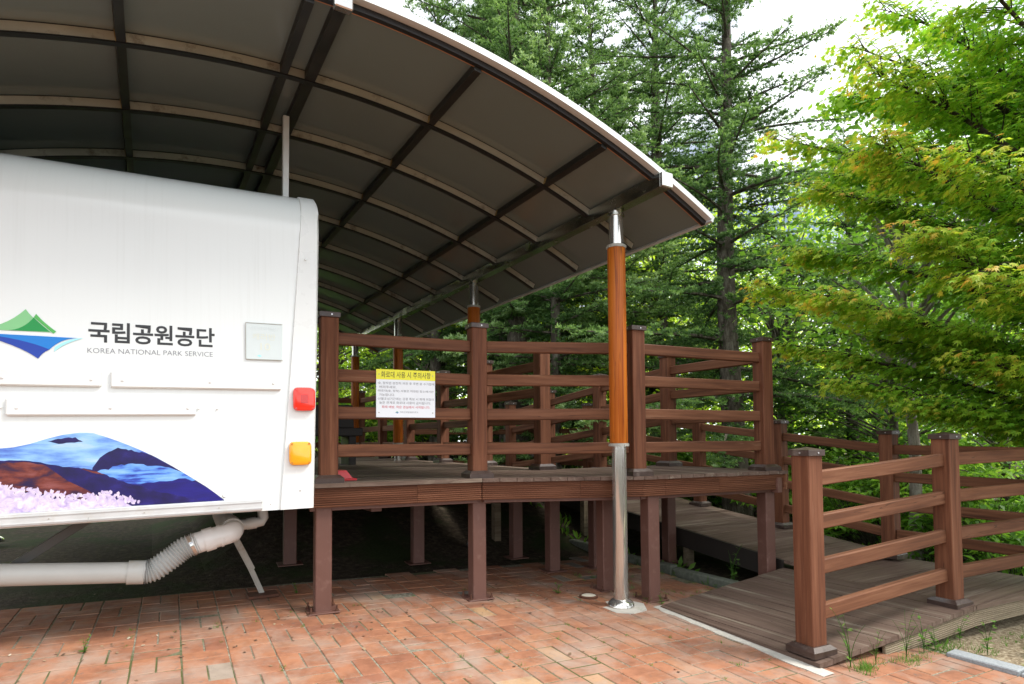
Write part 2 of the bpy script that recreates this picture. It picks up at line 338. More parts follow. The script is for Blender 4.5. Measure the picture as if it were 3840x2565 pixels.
# ------------------------------------------------------------------ ground
def grid(name, xs, ys, off, mat, skip=None):
    b = MB(); nx, ny = len(xs), len(ys)
    b.v = [(x, y, gz(x, y)+off) for y in ys for x in xs]
    for j in range(ny-1):
        for i in range(nx-1):
            if skip and skip((xs[i]+xs[i+1])/2, (ys[j]+ys[j+1])/2): continue
            b.f.append((j*nx+i, j*nx+i+1, (j+1)*nx+i+1, (j+1)*nx+i)); b.m.append(0)
    return b.build(name, mat)
far = [-300, -120, -50, -25]+[x*.4-14 for x in range(75)]+[16, 20, 30, 60, 120, 300]
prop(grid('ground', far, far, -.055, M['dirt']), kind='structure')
prop(grid('gravel_strip', [3.53, 3.8, 4.2, 4.6, 5, 5.5, 6, 7, 8, 9], [-6, -5, -4, -3, -2.5, -2, -1.6, -1.2, -.9], -.022, M['gravel']), kind='structure')
BX0, BX1, BY0, BY1 = -6.9, 3.45, -4.6, 2.1  # pavers end early so the dark soil behind deepens the under-deck shade
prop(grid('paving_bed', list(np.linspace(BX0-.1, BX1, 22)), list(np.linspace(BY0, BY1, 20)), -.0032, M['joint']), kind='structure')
def paving():
    B = .229; rng = random.Random(3); v = []; f = []; tint = []
    th = R(-1.5); ct, st = math.cos(th), math.sin(th)
    for i in range(int(BX0/B)-2, int(BX1/B)+3):
        for j in range(int(BY0/B)-2, int(BY1/B)+3):
            for k in (0, 1):
                if (i+j) % 2: x0, x1, y0, y1 = 0, B, k*B/2, (k+1)*B/2
                else: x0, x1, y0, y1 = k*B/2, (k+1)*B/2, 0, B
                g_ = rng.uniform(.0022, .0045)
                q = [(i*B+a, j*B+b_) for a, b_ in ((x0+g_, y0+g_), (x1-g_, y0+g_), (x1-g_, y1-g_), (x0+g_, y1-g_))]
                cx = sum(p[0] for p in q)/4; cy = sum(p[1] for p in q)/4
                X, Y = cx*ct-cy*st, cx*st+cy*ct
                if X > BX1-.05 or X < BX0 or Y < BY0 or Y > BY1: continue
                dz = rng.gauss(0, .0011); rz = rng.gauss(0, .006); sx, sy = rng.gauss(0, .007), rng.gauss(0, .007); n0 = len(v)
                for ins, h in ((0, -.012), (0, -.0035), (.0035, 0)):
                    for px, py in q:
                        lx, ly = px-cx, py-cy; L_ = 1
                        lx -= math.copysign(ins, lx); ly -= math.copysign(ins, ly)
                        ax, ay = lx-ly*rz, ly+lx*rz; wx, wy = cx+ax, cy+ay
                        u, t = wx*ct-wy*st, wx*st+wy*ct
                        v.append((u, t, gz(u, t)+h+dz+lx*sx+ly*sy))
                for a in range(4):
                    b_ = (a+1) % 4
                    f += [(n0+a, n0+b_, n0+4+b_, n0+4+a), (n0+4+a, n0+4+b_, n0+8+b_, n0+8+a)]
                f.append((n0+8, n0+9, n0+10, n0+11))
                c = min(.9, max(0, rng.gauss(.5, .17)))
                if rng.random() < .02: c = rng.choice([.925, .93, .975, 1.])
                tint += [c]*12
    me = bpy.data.meshes.new('brick_paving'); me.from_pydata(v, [], f); me.materials.append(M['brick'])
    a = me.attributes.new('tint', 'FLOAT', 'POINT'); a.data.foreach_set('value', tint)
    o = bpy.data.objects.new('brick_paving', me); COL.objects.link(o); place(o); prop(o, kind='structure')
paving()
# ------------------------------------------------------------------ shelter (canopy)
ZR, KR, RIB, UE, UB, LEN = 3.554, .0898, .7715, 2.755, 2.2565, 7.72
arc = lambda u: ZR-KR*u*u
def arcsweep(b, t0, t1, h0, h1, u0=-UE, u1=UE, n=48, mi=0):
    """curved bar following the roof: from height h0 to h1 below/above the sheet"""
    vs = []
    for i in range(n+1):
        u = u0+(u1-u0)*i/n; nx, nzv = 2*KR*u, 1; q = math.hypot(nx, nzv); nx /= q; nzv /= q
        for t in (t0, t1):
            for h in (h0, h1): vs.append((u+nx*h, t, arc(u)+nzv*h))
    fs = []
    for i in range(n):
        a, c = i*4, i*4+4
        fs += [(a, a+1, c+1, c), (a+2, c+2, c+3, a+3), (a, c, c+2, a+2), (a+1, a+3, c+3, c+1)]
    fs += [(0, 2, 3, 1), (n*4, n*4+1, n*4+3, n*4+2)]
    return b.add(vs, fs, mi)
shel = thing('vaulted_canopy', 'long curved canopy with a dark ribbed underside on stainless and orange posts', 'canopy', (0, LEN/2, 0))
b = MB(); arcsweep(b, .02, LEN-.02, 0, .010); b.build('roof_sheet', M['sheet'], shel, smooth=True)
for i in range(1, 10):
    b = MB(); t = RIB*i
    arcsweep(b, t-.016, t+.020, -.056, -.001, -UE+.06, UE-.06, mi=0)
    arcsweep(b, t-.018, t+.022, -.066, -.0562, -UE+.06, UE-.06, mi=1)  # black strip colours the rib's underside as if in shade
    arcsweep(b, t-.0175, t-.0162, -.005, -.001, -UE+.06, UE-.06, mi=1)
    b.build('roof_rib', [M['rib'], M['shade_strip']], shel, smooth=True)
for u, wd in ((0, .062), (-.155, .046), (.826, .046), (1.796, .046), (-1.0, .046), (-1.8, .046)):
    b = MB(); nn = Matrix.Rotation(math.atan(2*KR*u), 3, 'Y')
    b.box((0, 0, -.031), (wd, LEN-.1, .056), nn); b.build('purlin', M['purlin'], shel, T(u, LEN/2, arc(u)-.0005), )
    if abs(u) > .2:
        for i in range(1, 10):
            b = MB(); b.box((0, RIB*i-.031-LEN/2, -.034), (wd+.006, .028, .05), nn)
            b.build('purlin_clip', M['clip'], shel, T(u, LEN/2, arc(u)))
b = MB(); b.box((0, -.012, -.028), (.095, .05, .10), bev=.006); b.build('ridge_end_cap', M['stainless'], shel, T(0, 0, ZR-.01))
for t0, t1, nm in ((-.028, .022, 'front'), (LEN-.022, LEN+.028, 'back')):
    b = MB(); arcsweep(b, t0, t1, -.002, .037); b.build('edge_trim', M['trim'], shel, smooth=True)
    b = MB(); s_ = 1 if nm == 'front' else -1
    tt = sorted((t1 if nm == 'front' else t0-.03, (t1 if nm == 'front' else t0-.03)+.03)); arcsweep(b, tt[0], tt[1], -.036, -.001, mi=0)  # black bar paints the shaded gap under the edge trim
    arcsweep(b, tt[1] if s_ > 0 else tt[0]-.007, tt[1]+.007 if s_ > 0 else tt[0], -.036, -.010, mi=1)
    b.build('edge_gap_strip', [M['shade_strip'], M['mole']], shel, smooth=True)
for sgn in (-1, 1):
    b = MB(); u = UE*sgn; b.box((0, 0, 0), (.022, LEN+.06, .05), Matrix.Rotation(math.atan(2*KR*u), 3, 'Y')); b.build('eave_trim', M['alu'], shel, T(u+.012*sgn, LEN/2, arc(u)))
    b = MB(); b.box((0, 0, 0), (.095, LEN+.10, .10), bev=.004); bm_ = b.build('edge_beam', M['stain_dull'], shel, T(UB*sgn, LEN/2, 3.043))
    b = MB(); b.box((0, 0, 0), (.10, .035, .105), bev=.006); b.build('beam_end_cap', M['stainless'], shel, T(UB*sgn, -.062, 3.043))
    for i in range(4):
        t = .476+i*2.41; u = UB*sgn
        if i == 3: t = 7.45
        g0 = gz(u, t)
        b = MB(); b.lathe([(.056, 0), (.056, 2.992-g0)]); p_ = b.build('support_post', M['stainless'], shel, T(u, t, g0), True)
        b = MB(); b.lathe([(.0655, 1.195), (.069, 1.20), (.069, 2.704), (.0655, 2.71)], n=32)
        for k in range(10):
            a = 2*math.pi*k/10+.2; b.box((.069*math.cos(a), .069*math.sin(a), 1.952), (.003, .004, 1.5), Matrix.Rotation(a, 3, 'Z'))
        b.v = [(x, y, z-g0) for x, y, z in b.v]
        b.build('post_cladding', M['clad'], p_, T(u, t, g0), True)
        for z0 in (1.172, 2.705):
            b = MB(); b.lathe([(.055, z0), (.073, z0), (.074, z0+.023), (.055, z0+.023)], n=32)
            for k in range(8): b.box((.0745*math.cos(k*.785), .0745*math.sin(k*.785), z0+.011), (.006, .012, .018), Matrix.Rotation(k*.785, 3, 'Z'))
            b.v = [(x, y, z-g0) for x, y, z in b.v]
            b.build('collar', M['ring'], p_, T(u, t, g0), True)
        b = MB(); b.lathe([(.056, 2.955-g0), (.066, 2.957-g0), (.066, 2.975-g0), (.056, 2.977-g0)]); b.build('top_flange', M['stain_dull'], p_, T(u, t, g0), True)
        b = MB(); b.lathe([(.102, 0), (.103, .012), (.094, .035), (.078, .05), (.062, .058), (.057, .062)], n=32); b.build('base_flange', M['stainless'], p_, T(u, t, g0), True)
b = MB(); bb = [(-.15, -.12), (-.05, -.2), (.1, -.17), (.19, -.04), (.15, .1), (0, .16), (-.14, .12)]
b.prism(bb, -.02, .006); prop(b.build('concrete_footing', M['concrete'], None, T(UB, .476, gz(UB, .476))), 'pale ragged concrete patch in the pavers around the nearest canopy post', 'footing')
tp = thing('roof_prop', 'slim white square pole standing between the caravan roof and canopy ridge', 'pole', (-.05, 1.26, 2.87))
b = MB(); b.box((0, 0, .31), (.04, .04, .62), bev=.003); b.build('shaft', M['trim'], tp, T(-.05, 1.26, 2.87))
b = MB(); b.box((0, 0, .003), (.09, .09, .012), bev=.003); b.build('foot_plate', M['trim'], tp, T(-.05, 1.26, 2.87))
# ------------------------------------------------------------------ lettering
def text_mb(body, height, width=None, align='LEFT', bold=0.0, yscale=None, space=1.0):
    """text outlines as flat polygons in x (right) / z (up), baseline at 0, scaled to the wanted width"""
    c = bpy.data.curves.new('lettering', 'FONT'); c.body = body; c.size = 1; c.offset = bold; c.space_character = space; c.resolution_u = 3
    o = bpy.data.objects.new('lettering', c); COL.objects.link(o)
    me = bpy.data.meshes.new_from_object(o.evaluated_get(bpy.context.evaluated_depsgraph_get()))
    vs = [v.co.copy() for v in me.vertices]; fs = [tuple(p.vertices) for p in me.polygons]
    bpy.data.objects.remove(o); bpy.data.meshes.remove(me); bpy.data.curves.remove(c)
    x0, x1 = min(v.x for v in vs), max(v.x for v in vs); y0, y1 = min(v.y for v in vs), max(v.y for v in vs)
    sz = height/(y1-y0); sx = (width/(x1-x0)) if width else sz
    dx = {'LEFT': 0, 'CENTER': -.5, 'RIGHT': -1}[align]*(x1-x0)
    b = MB(); b.add([((v.x-x0+dx)*sx, 0, (v.y-y0)*sz) for v in vs], fs); return b
def poly_mb(pts, y=0, th=.0006):
    """a flat print: outline in x/z with a sliver of real thickness"""
    b = MB(); n = len(pts)
    b.add([(x, y, z) for x, z in pts]+[(x, y+th, z) for x, z in pts], [tuple(range(n)), tuple(range(n, 2*n))[::-1]]+[(i, n+i, n+(i+1) % n, (i+1) % n) for i in range(n)]); return b
def bez(p0, p1, p2, n=8): return [((1-t)**2*p0[0]+2*t*(1-t)*p1[0]+t*t*p2[0], (1-t)**2*p0[1]+2*t*(1-t)*p1[1]+t*t*p2[1]) for t in [i/n for i in range(n)]]
def emblem(parent, mat, s, oy, pale=False):
    """green peaks over blue water, x to the right, z up, baseline (white gap) at z=0"""
    shapes = [('lg_pale', bez((-.235, .004), (-.12, .012), (-.037, .112))+bez((-.037, .112), (-.02, .082), (.005, .062))+[(.06, .006), (-.1, .006)]),
              ('lg_mid', bez((-.006, .075), (-.001, .084), (.003, .092))+bez((.003, .092), (.035, .047), (.096, .0))+[(.07, .0), (.005, .064)]),
              ('lg_deep', bez((-.105, .006), (-.045, .012), (-.006, .074))+bez((-.006, .074), (.025, .035), (.068, .0))),
              ('lb_mid', [(-.235, -.012)]+bez((.17, -.016), (.10, -.02), (.056, -.078))[:8]+[(.056, -.078)]+bez((.056, -.078), (-.04, -.035), (-.235, -.012))),
              ('lb_deep', bez((-.235, -.012), (-.04, -.03), (.056, -.078))+bez((.056, -.078), (.028, -.092), (.012, -.125))+bez((.012, -.125), (-.06, -.06), (-.235, -.014))),
              ('lb_pale', bez((.19, -.015), (.12, -.02), (.062, -.078))+[(.074, -.088)]+bez((.074, -.088), (.11, -.045), (.19, -.0152)))]
    for i, (m, pts) in enumerate(shapes):
        mm = M[m] if not pale else (M['lb_pale'])
        poly_mb([(x*s, z*s) for x, z in pts], -oy-.0003*i).build('emblem', mm, parent, mat)

# ------------------------------------------------------------------ caravan
CX = Matrix.Translation((.0607, .8307, .8121)) @ Matrix.Rotation(R(-4), 4, 'Z') @ Matrix.Rotation(R(-.8), 4, 'Y') @ Matrix.Scale(1.1, 4)
car = thing('caravan', 'white caravan with blue mountain artwork and green and blue emblem on its rear wall', 'caravan', mat=CX)
CW, CL, CH = 2.14, 4.6, 1.87
def section(y0=0.0, zlow=0.0, ztop=CH, r=.27, n=10, off=0):
    """rear-wall profile in (y, z): slight lean, then a round shoulder to the roof"""
    pts = [(y0+off, zlow), (y0+.004+off, 1.0), (y0+.02+off, ztop-r-.04)]
    for i in range(1, n+1):
        a = math.pi/2*i/n; pts.append((y0+.02+r-r*math.cos(a), ztop-r-.04+(r+.04)*math.sin(a)+off*0))
    return pts
b = MB(); prof = section()+[(CL-.35, CH), (CL-.05, CH-.35), (CL, 0)]
n = len(prof)
b.add([(-CW+.02, y, z) for y, z in prof]+[(-.02, y, z) for y, z in prof], [tuple(range(n)), tuple(range(n, 2*n))[::-1]]+[(i, n+i, n+(i+1) % n, (i+1) % n) for i in range(n)])
b.build('body', M['gel'], car, CX, True)
# corner mouldings: wide at the bottom, narrow at the top, wrapping over the shoulder
def moulding(xs, flip):
    b = MB(); pr = section(off=-.012)
    pr = [(y-.006*(i > 2), z+.006*(i > 3)) for i, (y, z) in enumerate(pr)]+[(1.2, CH+.008)]
    vs = []
    for i, (y, z) in enumerate(pr):
        k = min(1, max(0, z/1.75)); wd = .188*(1-k)+.056*k
        inner, outer = (-wd, -.004+.050*k) if not flip else (-CW+wd, -CW)
        yb = y+.02 if i < 6 else y; zb = z if i < 4 else z-.02*min(1, (i-3)/3)
        vs += [(inner, yb, zb), (inner+(.007 if not flip else -.007), y, z), (outer-(.010 if not flip else -.010), y, z), (outer, yb-.008, zb), (outer, yb+.05, zb-.02*(i > 5))]
    k = 5
    fs = [(i*k+j, i*k+j+1, (i+1)*k+j+1, (i+1)*k+j) for i in range(len(pr)-1) for j in range(k-1)]+[(0, 1, 2, 3, 4)]
    b.add(vs, fs); return b
moulding(0, False).build('corner_moulding', M['gel_trim'], car, CX, True)
moulding(0, True).build('corner_moulding', M['gel_trim'], car, CX, True)
b = MB(); b.box((-CW/2, CL/2, 1.0), (CW-.004, CL-.5, 1.4)); 
b = MB(); b.box((-1.165, -.008, .036), (CW-.36, .02, .066), bev=.006); b.box((-1.165, -.0195, .052), (CW-.36, .004, .004)); b.box((-1.165, -.0195, .018), (CW-.36, .004, .004))
sk = b.build('lower_rail', M['alu'], car, CX)
for x in (-.235, -.49, -.83, -1.22, -1.55):
    b = MB(); b.tube([(x, -.017, .034), (x, -.0215, .034)], .0035, 8); b.build('screw', M['galv'], sk, CX)
def ribbon(x0, x1, z0, z1, scr):
    b = MB(); b.box(((x0+x1)/2, -.005, (z0+z1)/2), (x1-x0, .022, z1-z0), bev=.007); o = b.build('rub_strip', M['gel_trim'], car, CX)
    for x in scr:
        b = MB(); b.lathe([(.0075, 0), (.006, .003), (.002, .0045)], n=10)
        b.build('screw', M['gel_trim'], o, CX @ T(x, -.016, (z0+z1)/2-.004) @ Matrix.Rotation(R(90), 4, 'X'))
ribbon(-1.80, -1.014, .668, .750, (-1.75, -1.40, -1.055)); ribbon(-.977, -.175, .666, .749, (-.925, -.53, -.215)); ribbon(-1.389, -.597, .526, .610, (-1.345, -.975, -.635))
b = MB()
for x, z in ((-1.405, .568), (-.585, .565), (-.50, .565)):
    b.lathe([(.008, 0), (.006, .003), (.002, .0045)], (0, 0, 0), 10); k = len(b.v)//1
for x, z in ((-1.407, .566), (-.586, .563), (-.497, .562), (-.04, 1.42), (-.075, .105)):
    b = MB(); b.lathe([(.0065, 0), (.005, .003), (.002, .0045)], n=10); b.build('screw', M['gel_trim'], car, CX @ T(x, -.003 if x < -.2 else -.0145, z) @ Matrix.Rotation(R(90), 4, 'X'))
def lamp(x, z, mt, refl):
    b = MB(); bm = bmesh.new()
    w_, h_ = .120, .134; pts = []
    for k in range(24):
        a = 2*math.pi*k/24; c, s_ = math.cos(a), math.sin(a); e = .36
        pts.append((math.copysign(abs(c)**e, c), math.copysign(abs(s_)**e, s_)))
    rings = [(1.0, 0), (1.0, -.014), (.96, -.022), (.86, -.026)]
    vs = [(x+px*w_/2*k, -.014+y, z+pz*h_/2*k) for k, y in rings for px, pz in pts]
    fs = [(i*24+j, i*24+(j+1) % 24, (i+1)*24+(j+1) % 24, (i+1)*24+j) for i in range(3) for j in range(24)]+[tuple(range(72, 96))]
    b.add(vs, fs); o = b.build('tail_lamp', mt, car, CX, True)
    if refl:
        b = MB(); b.box((x, -.0412, z+.002), (.040, .003, .050), bev=.001); b.build('reflector', M['lens_red_dark'], o, CX)
    b = MB()
    for sx in (-1, 1):
        for sz in (-1, 1): b.tube([(x+sx*.046, -.036, z+sz*.053), (x+sx*.046, -.0415, z+sz*.053)], .006, 10)
    b.build('screw', M['lens_red_dark'] if refl else simple('dark_amber_screw', (.45, .17, .01), .3), o, CX)
    return o
prop(lamp(-.054, .617, M['lens_red'], True), 'red square tail lamp'); prop(lamp(-.077, .311, M['lens_amber'], False), 'amber square indicator lamp')
# emblem and name
emblem(car, CX @ T(-1.28, .0022, .925), 1.0, .0006)
text_mb('국립공원공단', .105, .562, bold=.022).build('lettering', M['ink'], car, CX @ T(-1.07, .0025, .893) @ Matrix.Rotation(R(.2), 4, 'Y'))
text_mb('KOREA NATIONAL PARK SERVICE', .0255, .556, bold=-.008).build('lettering', M['ink_grey'], car, CX @ T(-1.073, .0022, .838) @ Matrix.Rotation(R(-.4), 4, 'Y'))
st = MB(); st.box((-.261, -.001, .9365), (.186, .006, .199), bev=.001); so_ = st.build('sticker', M['sticker'], car, CX)
MT = lambda x, z, y=-.0048: CX @ T(x, y, z)
b = MB(); b.box((-.261, -.0035, 1.0375), (.19, .005, .003)); b.box((-.261, -.0035, .8355), (.19, .005, .003)); b.box((-.355, -.0035, .9365), (.0025, .005, .2)); b.build('sticker_edge', M['galv'], so_, CX)
text_mb('덕유대야영장', .020, .14, 'CENTER', .01).build('lettering', M['sticker_white'], so_, MT(-.261, 1.000))
text_mb('캐러반', .036, .12, 'CENTER', .01).build('lettering', M['sticker_yel'], so_, MT(-.261, .945))
text_mb('10', .040, .052, 'CENTER', .01).build('lettering', M['sticker_yel'], so_, MT(-.255, .888))
poly_mb([(-.298, .857), (-.285, .863), (-.274, .855), (-.284, .849)], -.0046).build('emblem', M['lb_pale'], so_, CX)
# mountain artwork, printed in layers
def art(name, pts, mat, lay): return poly_mb(pts, -.0002-.0003*lay).build(name, mat, artp, CX)
rng = random.Random(5)
def jag(p, q, n, a): return [(p[0]+(q[0]-p[0])*i/n+(rng.uniform(-a, a)*.4 if 0 < i else 0), p[1]+(q[1]-p[1])*i/n+(rng.uniform(-a, a) if 0 < i else 0)) for i in range(n)]
BZ = .070
top = [(-1.80, .34), (-1.6, .37), (-1.41, .374), (-1.36, .378), (-1.30, .392), (-1.235, .415), (-1.17, .434), (-1.102, .444), (-1.05, .442), (-.99, .418), (-.93, .392), (-.86, .357), (-.78, .312), (-.70, .258), (-.62, .200), (-.55, .148), (-.50, .105), (-.462, BZ)]
artp = poly_mb(top+[(-1.80, BZ)], .0002).build('mountain_print', M['pr_sky'], car, CX)
art('print_layer', jag((-1.02, .318), (-.945, .366), 6, .006)+jag((-.945, .366), (-.83, .335), 10, .004)+[(-.80, .3235), (-.70, .258), (-.62, .200), (-.55, .148), (-.50, .105), (-.462, BZ), (-.95, BZ), (-1.06, .20), (-1.05, .27)], M['pr_blue'], 1)
art('print_layer', jag((-1.23, .405), (-1.12, .421), 8, .004)+jag((-1.12, .421), (-1.09, .398), 4, .003)+jag((-1.09, .398), (-1.22, .392), 8, .004), M['pr_blue'], 1)
art('print_layer', jag((-1.03, .25), (-.90, .283), 8, .007)+jag((-.90, .283), (-.80, .268), 6, .006)+jag((-.80, .268), (-.70, .257), 5, .004)+[(-.66, .2285), (-.62, .199)]+jag((-.60, .185), (-.82, .165), 9, .006)+jag((-.82, .165), (-1.02, .17), 8, .006), M['pr_cloud'], 2)
art('print_layer', [(-1.0, .185)]+jag((-.85, .178), (-.62, .1985), 8, .005)+[(-.55, .1475), (-.50, .1045), (-.464, BZ), (-1.0, BZ)], M['pr_deep'], 3)
art('print_layer', [(-1.80, .22)]+jag((-1.42, .318), (-1.30, .312), 8, .003)+jag((-1.30, .312), (-1.17, .278), 9, .004)+jag((-1.17, .278), (-1.06, .262), 9, .004)+jag((-1.06, .262), (-.92, .195), 12, .004)+jag((-.92, .195), (-.72, .118), 14, .004)+[(-.60, .085), (-.55, BZ), (-1.80, BZ)], M['pr_blue'], 4)
art('print_layer', [(-1.80, .21)]+jag((-1.42, .31), (-1.30, .305), 6, .003)+jag((-1.30, .305), (-1.22, .285), 5, .003)+[(-1.15, .21), (-1.07, .16), (-1.02, .115), (-1.08, .09), (-1.2, .14), (-1.32, .17), (-1.44, .19)], M['pr_brown'], 5)
art('print_layer', jag((-1.10, .268), (-1.02, .247), 5, .003)+[(-1.0, .232), (-1.05, .244)], M['pr_brown'], 5)
def blossom():
    b = MB(); r = random.Random(9)
    x = -1.80
    base = [(-1.80, .205), (-1.42, .20), (-1.36, .175), (-1.25, .150), (-1.13, .125), (-1.05, .118), (-.98, .128), (-.93, .105), (-.88, .085)]
    def topz(x):
        for (a, za), (c, zc) in zip(base, base[1:]):
            if a <= x <= c: return za+(zc-za)*(x-a)/(c-a)
        return BZ
    pts = []; x = -1.80
    while x < -.90:
        pts.append((x, topz(x)+r.uniform(-.016, .004))); x += .012
    pts += [(-.885, BZ), (-1.80, BZ)]
    n = len(pts); y = -.0024; b.add([(p[0], y, p[1]) for p in pts], [tuple(range(n))])
    for _ in range(420):
        x = r.uniform(-1.55, -.855); z = topz(x)+r.uniform(-.03, .012); a = r.gauss(math.pi/2-.25, .7); l_ = r.uniform(.010, .028); w_ = r.uniform(.0025, .005)
        if z < BZ+.004: continue
        dx, dz = math.cos(a), math.sin(a); px, pz = -dz*w_, dx*w_; y -= .0000012
        b.add([(x-px, y, z-pz), (x+px, y, z+pz), (x+dx*l_*.7+px*1.4, y, z+dz*l_*.7+pz*1.4), (x+dx*l_, y, z+dz*l_), (x+dx*l_*.7-px*1.4, y, z+dz*l_*.7-pz*1.4)], [(0, 1, 2, 3, 4)])
    b.build('print_layer', M['pr_bloom'], artp, CX)
blossom()
b = MB(); b.tube([(-.475, -.003, .098), (-.468, -.003, .086), (-.463, -.003, .083)], .0012, 5); b.tube([(-.468, -.003, .087), (-.455, -.003, .085)], .0008, 5); b.build('stuck_twig', M['rust'], car, CX)
b = MB(); b.box((-CW/2, CL/2+.1, .03), (CW-.3, CL-.5, .06)); b.box((-.55, CL/2+.3, -.04), (.08, CL-1.0, .09)); b.box((-CW+.55, CL/2+.3, -.04), (.08, CL-1.0, .09)); b.build('chassis', M['chassis'], car, CX)
IM = Matrix.Identity(4)
def barm(b, p, q, wx, wy, roll=0, mi=0, bev=.002):
    p, q = Vector(p), Vector(q); d = q-p; rot = d.to_track_quat('X', 'Z').to_matrix() @ Matrix.Rotation(roll, 3, 'X')
    b.box((p+q)/2, (d.length, wx, wy), rot, mi, bev); return b
# corner jacks and their plates
j1 = thing('corner_jack', 'grey square caravan jack leg slanting down to a rusty plate beside the drain elbow', 'jack', (-.095, 1.80, .09))
b = MB(); barm(b, (-.42, 1.80, .80), (-.17, 1.80, .28), .055, .045); b.build('outer_tube', M['galv'], j1)
b = MB(); barm(b, (-.20, 1.80, .34), (-.098, 1.80, .095), .042, .036); b.build('inner_tube', M['galv'], j1)
b = MB(); b.box((-.10, 1.76, gz(-.1, 1.76)+.014), (.21, .15, .022), bev=.004); b.build('ground_plate', M['rust'], j1)
j2 = thing('corner_jack', 'shade-darkened slanting caravan jack leg above the left end of the drain pipe', 'jack', (-1.75, 1.3, gz(-1.75, 1.3)))
b = MB(); barm(b, (-1.10, 1.3, .80), (-1.55, 1.3, .49), .055, .05); b.build('outer_tube', M['shade_steel'], j2)
b = MB(); barm(b, (-1.50, 1.3, .53), (-2.05, 1.3, gz(-2.05, 1.3)+.03), .045, .04); b.build('inner_tube', M['shade_steel'], j2)
b = MB(); b.box((-2.06, 1.3, gz(-2.06, 1.3)+.012), (.2, .16, .02), bev=.004); b.build('ground_plate', M['rust'], j2)
# drain
DM = Matrix.Translation((.0827, .3071, -.1229)) @ Matrix.Scale(1.1, 4)
dp = thing('drain_pipe', 'white plastic drain pipe with a ribbed grey hose and elbow hanging under the caravan', 'pipe', mat=DM)
b = MB(); b.tube([(-2.3, .8, .66), (-1.455, .8, .579), (-.905, .8, .527)], .0555, 20); b.build('straight_pipe', M['pvc'], dp, DM, True)
b = MB(); b.tube([(-.925, .8, .529), (-.845, .8, .521)], .0635, 20); b.build('coupling', M['pvc'], dp, DM, True)
b = MB(); pts = []; rad = []
P0 = [Vector(p) for p in ((-.855, .8, .520), (-.80, .8, .531), (-.72, .8, .585), (-.66, .8, .630), (-.595, .8, .658))]
def cr_(t):
    k = min(len(P0)-2, int(t)); f = t-k; p = [P0[max(0, k-1)], P0[k], P0[k+1], P0[min(len(P0)-1, k+2)]]
    return .5*((2*p[1])+(-p[0]+p[2])*f+(2*p[0]-5*p[1]+4*p[2]-p[3])*f*f+(-p[0]+3*p[1]-3*p[2]+p[3])*f**3)
NN = 120
for i in range(NN+1):
    pts.append(cr_(4*i/NN)); rad.append(.0600+.0055*math.cos(2*math.pi*i/6))
b.tube(pts, rad, 20); b.build('ribbed_hose', M['hose'], dp, DM, True)
b = MB(); b.tube([(-.628, .8, .6435), (-.612, .8, .651)], .0655, 20); b.build('hose_clamp', M['stainless'], dp, DM, True)
b = MB(); b.tube([(-.615, .8, .650), (-.545, .8, .668)], .060, 20); b.tube([(-.558, .8, .6645), (-.508, .8, .677)], .0665, 20); b.tube([(-.515, .8, .675), (-.47, .8, .686)], .0605, 20); b.tube([(-.482, .8, .683), (-.468, .8, .6865)], .0645, 20); b.build('connector', M['pvc_white'], dp, DM, True)
b = MB(); b.tube([(-.475, .8, .685), (-.438, .802, .693), (-.412, .815, .700), (-.402, .845, .706), (-.408, .90, .714)], [.060, .060, .0595, .059, .058], 20); b.build('elbow', M['pvc_white'], dp, DM, True)
b = MB(); b.tube([(-.405, .865, .7095), (-.407, .885, .7125)], .066, 20); b.tube([(-.408, .90, .714), (-.415, .96, .724)], .064, 20); b.tube([(-.415, .95, .723), (-.43, 1.02, .742), (-.44, 1.07, .775), (-.445, 1.09, .86)], .055, 20); b.build('tee_branch', M['pvc'], dp, DM, True)
b = MB(); b.tube([(-.36, 1.0, .712), (-.30, 1.0, .718)], .033, 14); b.tube([(-.31, 1.0, .717), (-.255, 1.0, .722)], .036, 14); b.tube([(-.262, 1.0, .721), (-.225, 1.0, .727), (-.212, 1.01, .745), (-.222, 1.02, .86)], .031, 14); b.build('side_branch', M['pvc'], dp, DM, True)

# ------------------------------------------------------------------ deck
ZD = .936
deck = thing('timber_deck', 'raised brown timber deck with grooved edging on square steel legs under the canopy', 'deck', (1.8, 1.0, 0))
FR = [(.09, 1.115), (1.33, .965), (2.495, .455), (4.045, .275)]       # front edge, left to right
OUT = FR+[(4.045, 1.80), (2.56, 1.80), (2.56, 8.05), (.60, 8.05)]
def clip_half(poly, ax, val, keep_less):
    o = []; n = len(poly)
    for i in range(n):
        a, c = poly[i], poly[(i+1) % n]; ia = (a[ax] <= val) == keep_less; ic = (c[ax] <= val) == keep_less
        if ia: o.append(a)
        if ia != ic:
            k = (val-a[ax])/(c[ax]-a[ax]); o.append((a[0]+(c[0]-a[0])*k, a[1]+(c[1]-a[1])*k))
    return o
def boards(poly_parts, ax, pitch, gap, z0, z1, name, mat, parent, wob=.0012, seed=1):
    b = MB(); r = random.Random(seed)
    for poly in poly_parts:
        lo = min(p[ax] for p in poly); hi = max(p[ax] for p in poly); k = lo
        while k < hi:
            q = clip_half(clip_half(poly, ax, k+gap/2, False), ax, k+pitch-gap/2, True)
            q2 = []
            for p in q:
                if not q2 or math.hypot(p[0]-q2[-1][0], p[1]-q2[-1][1]) > 1e-4: q2.append(p)
            if len(q2) > 2:
                d = r.gauss(0, wob); zz1 = z1 if callable(z1) else (lambda x, y: z1); zz0 = z0 if callable(z0) else (lambda x, y: z0)
                b.prism(q2, lambda x, y: zz0(x, y)+d, lambda x, y: zz1(x, y)+d)
            k += pitch
    return b.build(name, mat, parent)
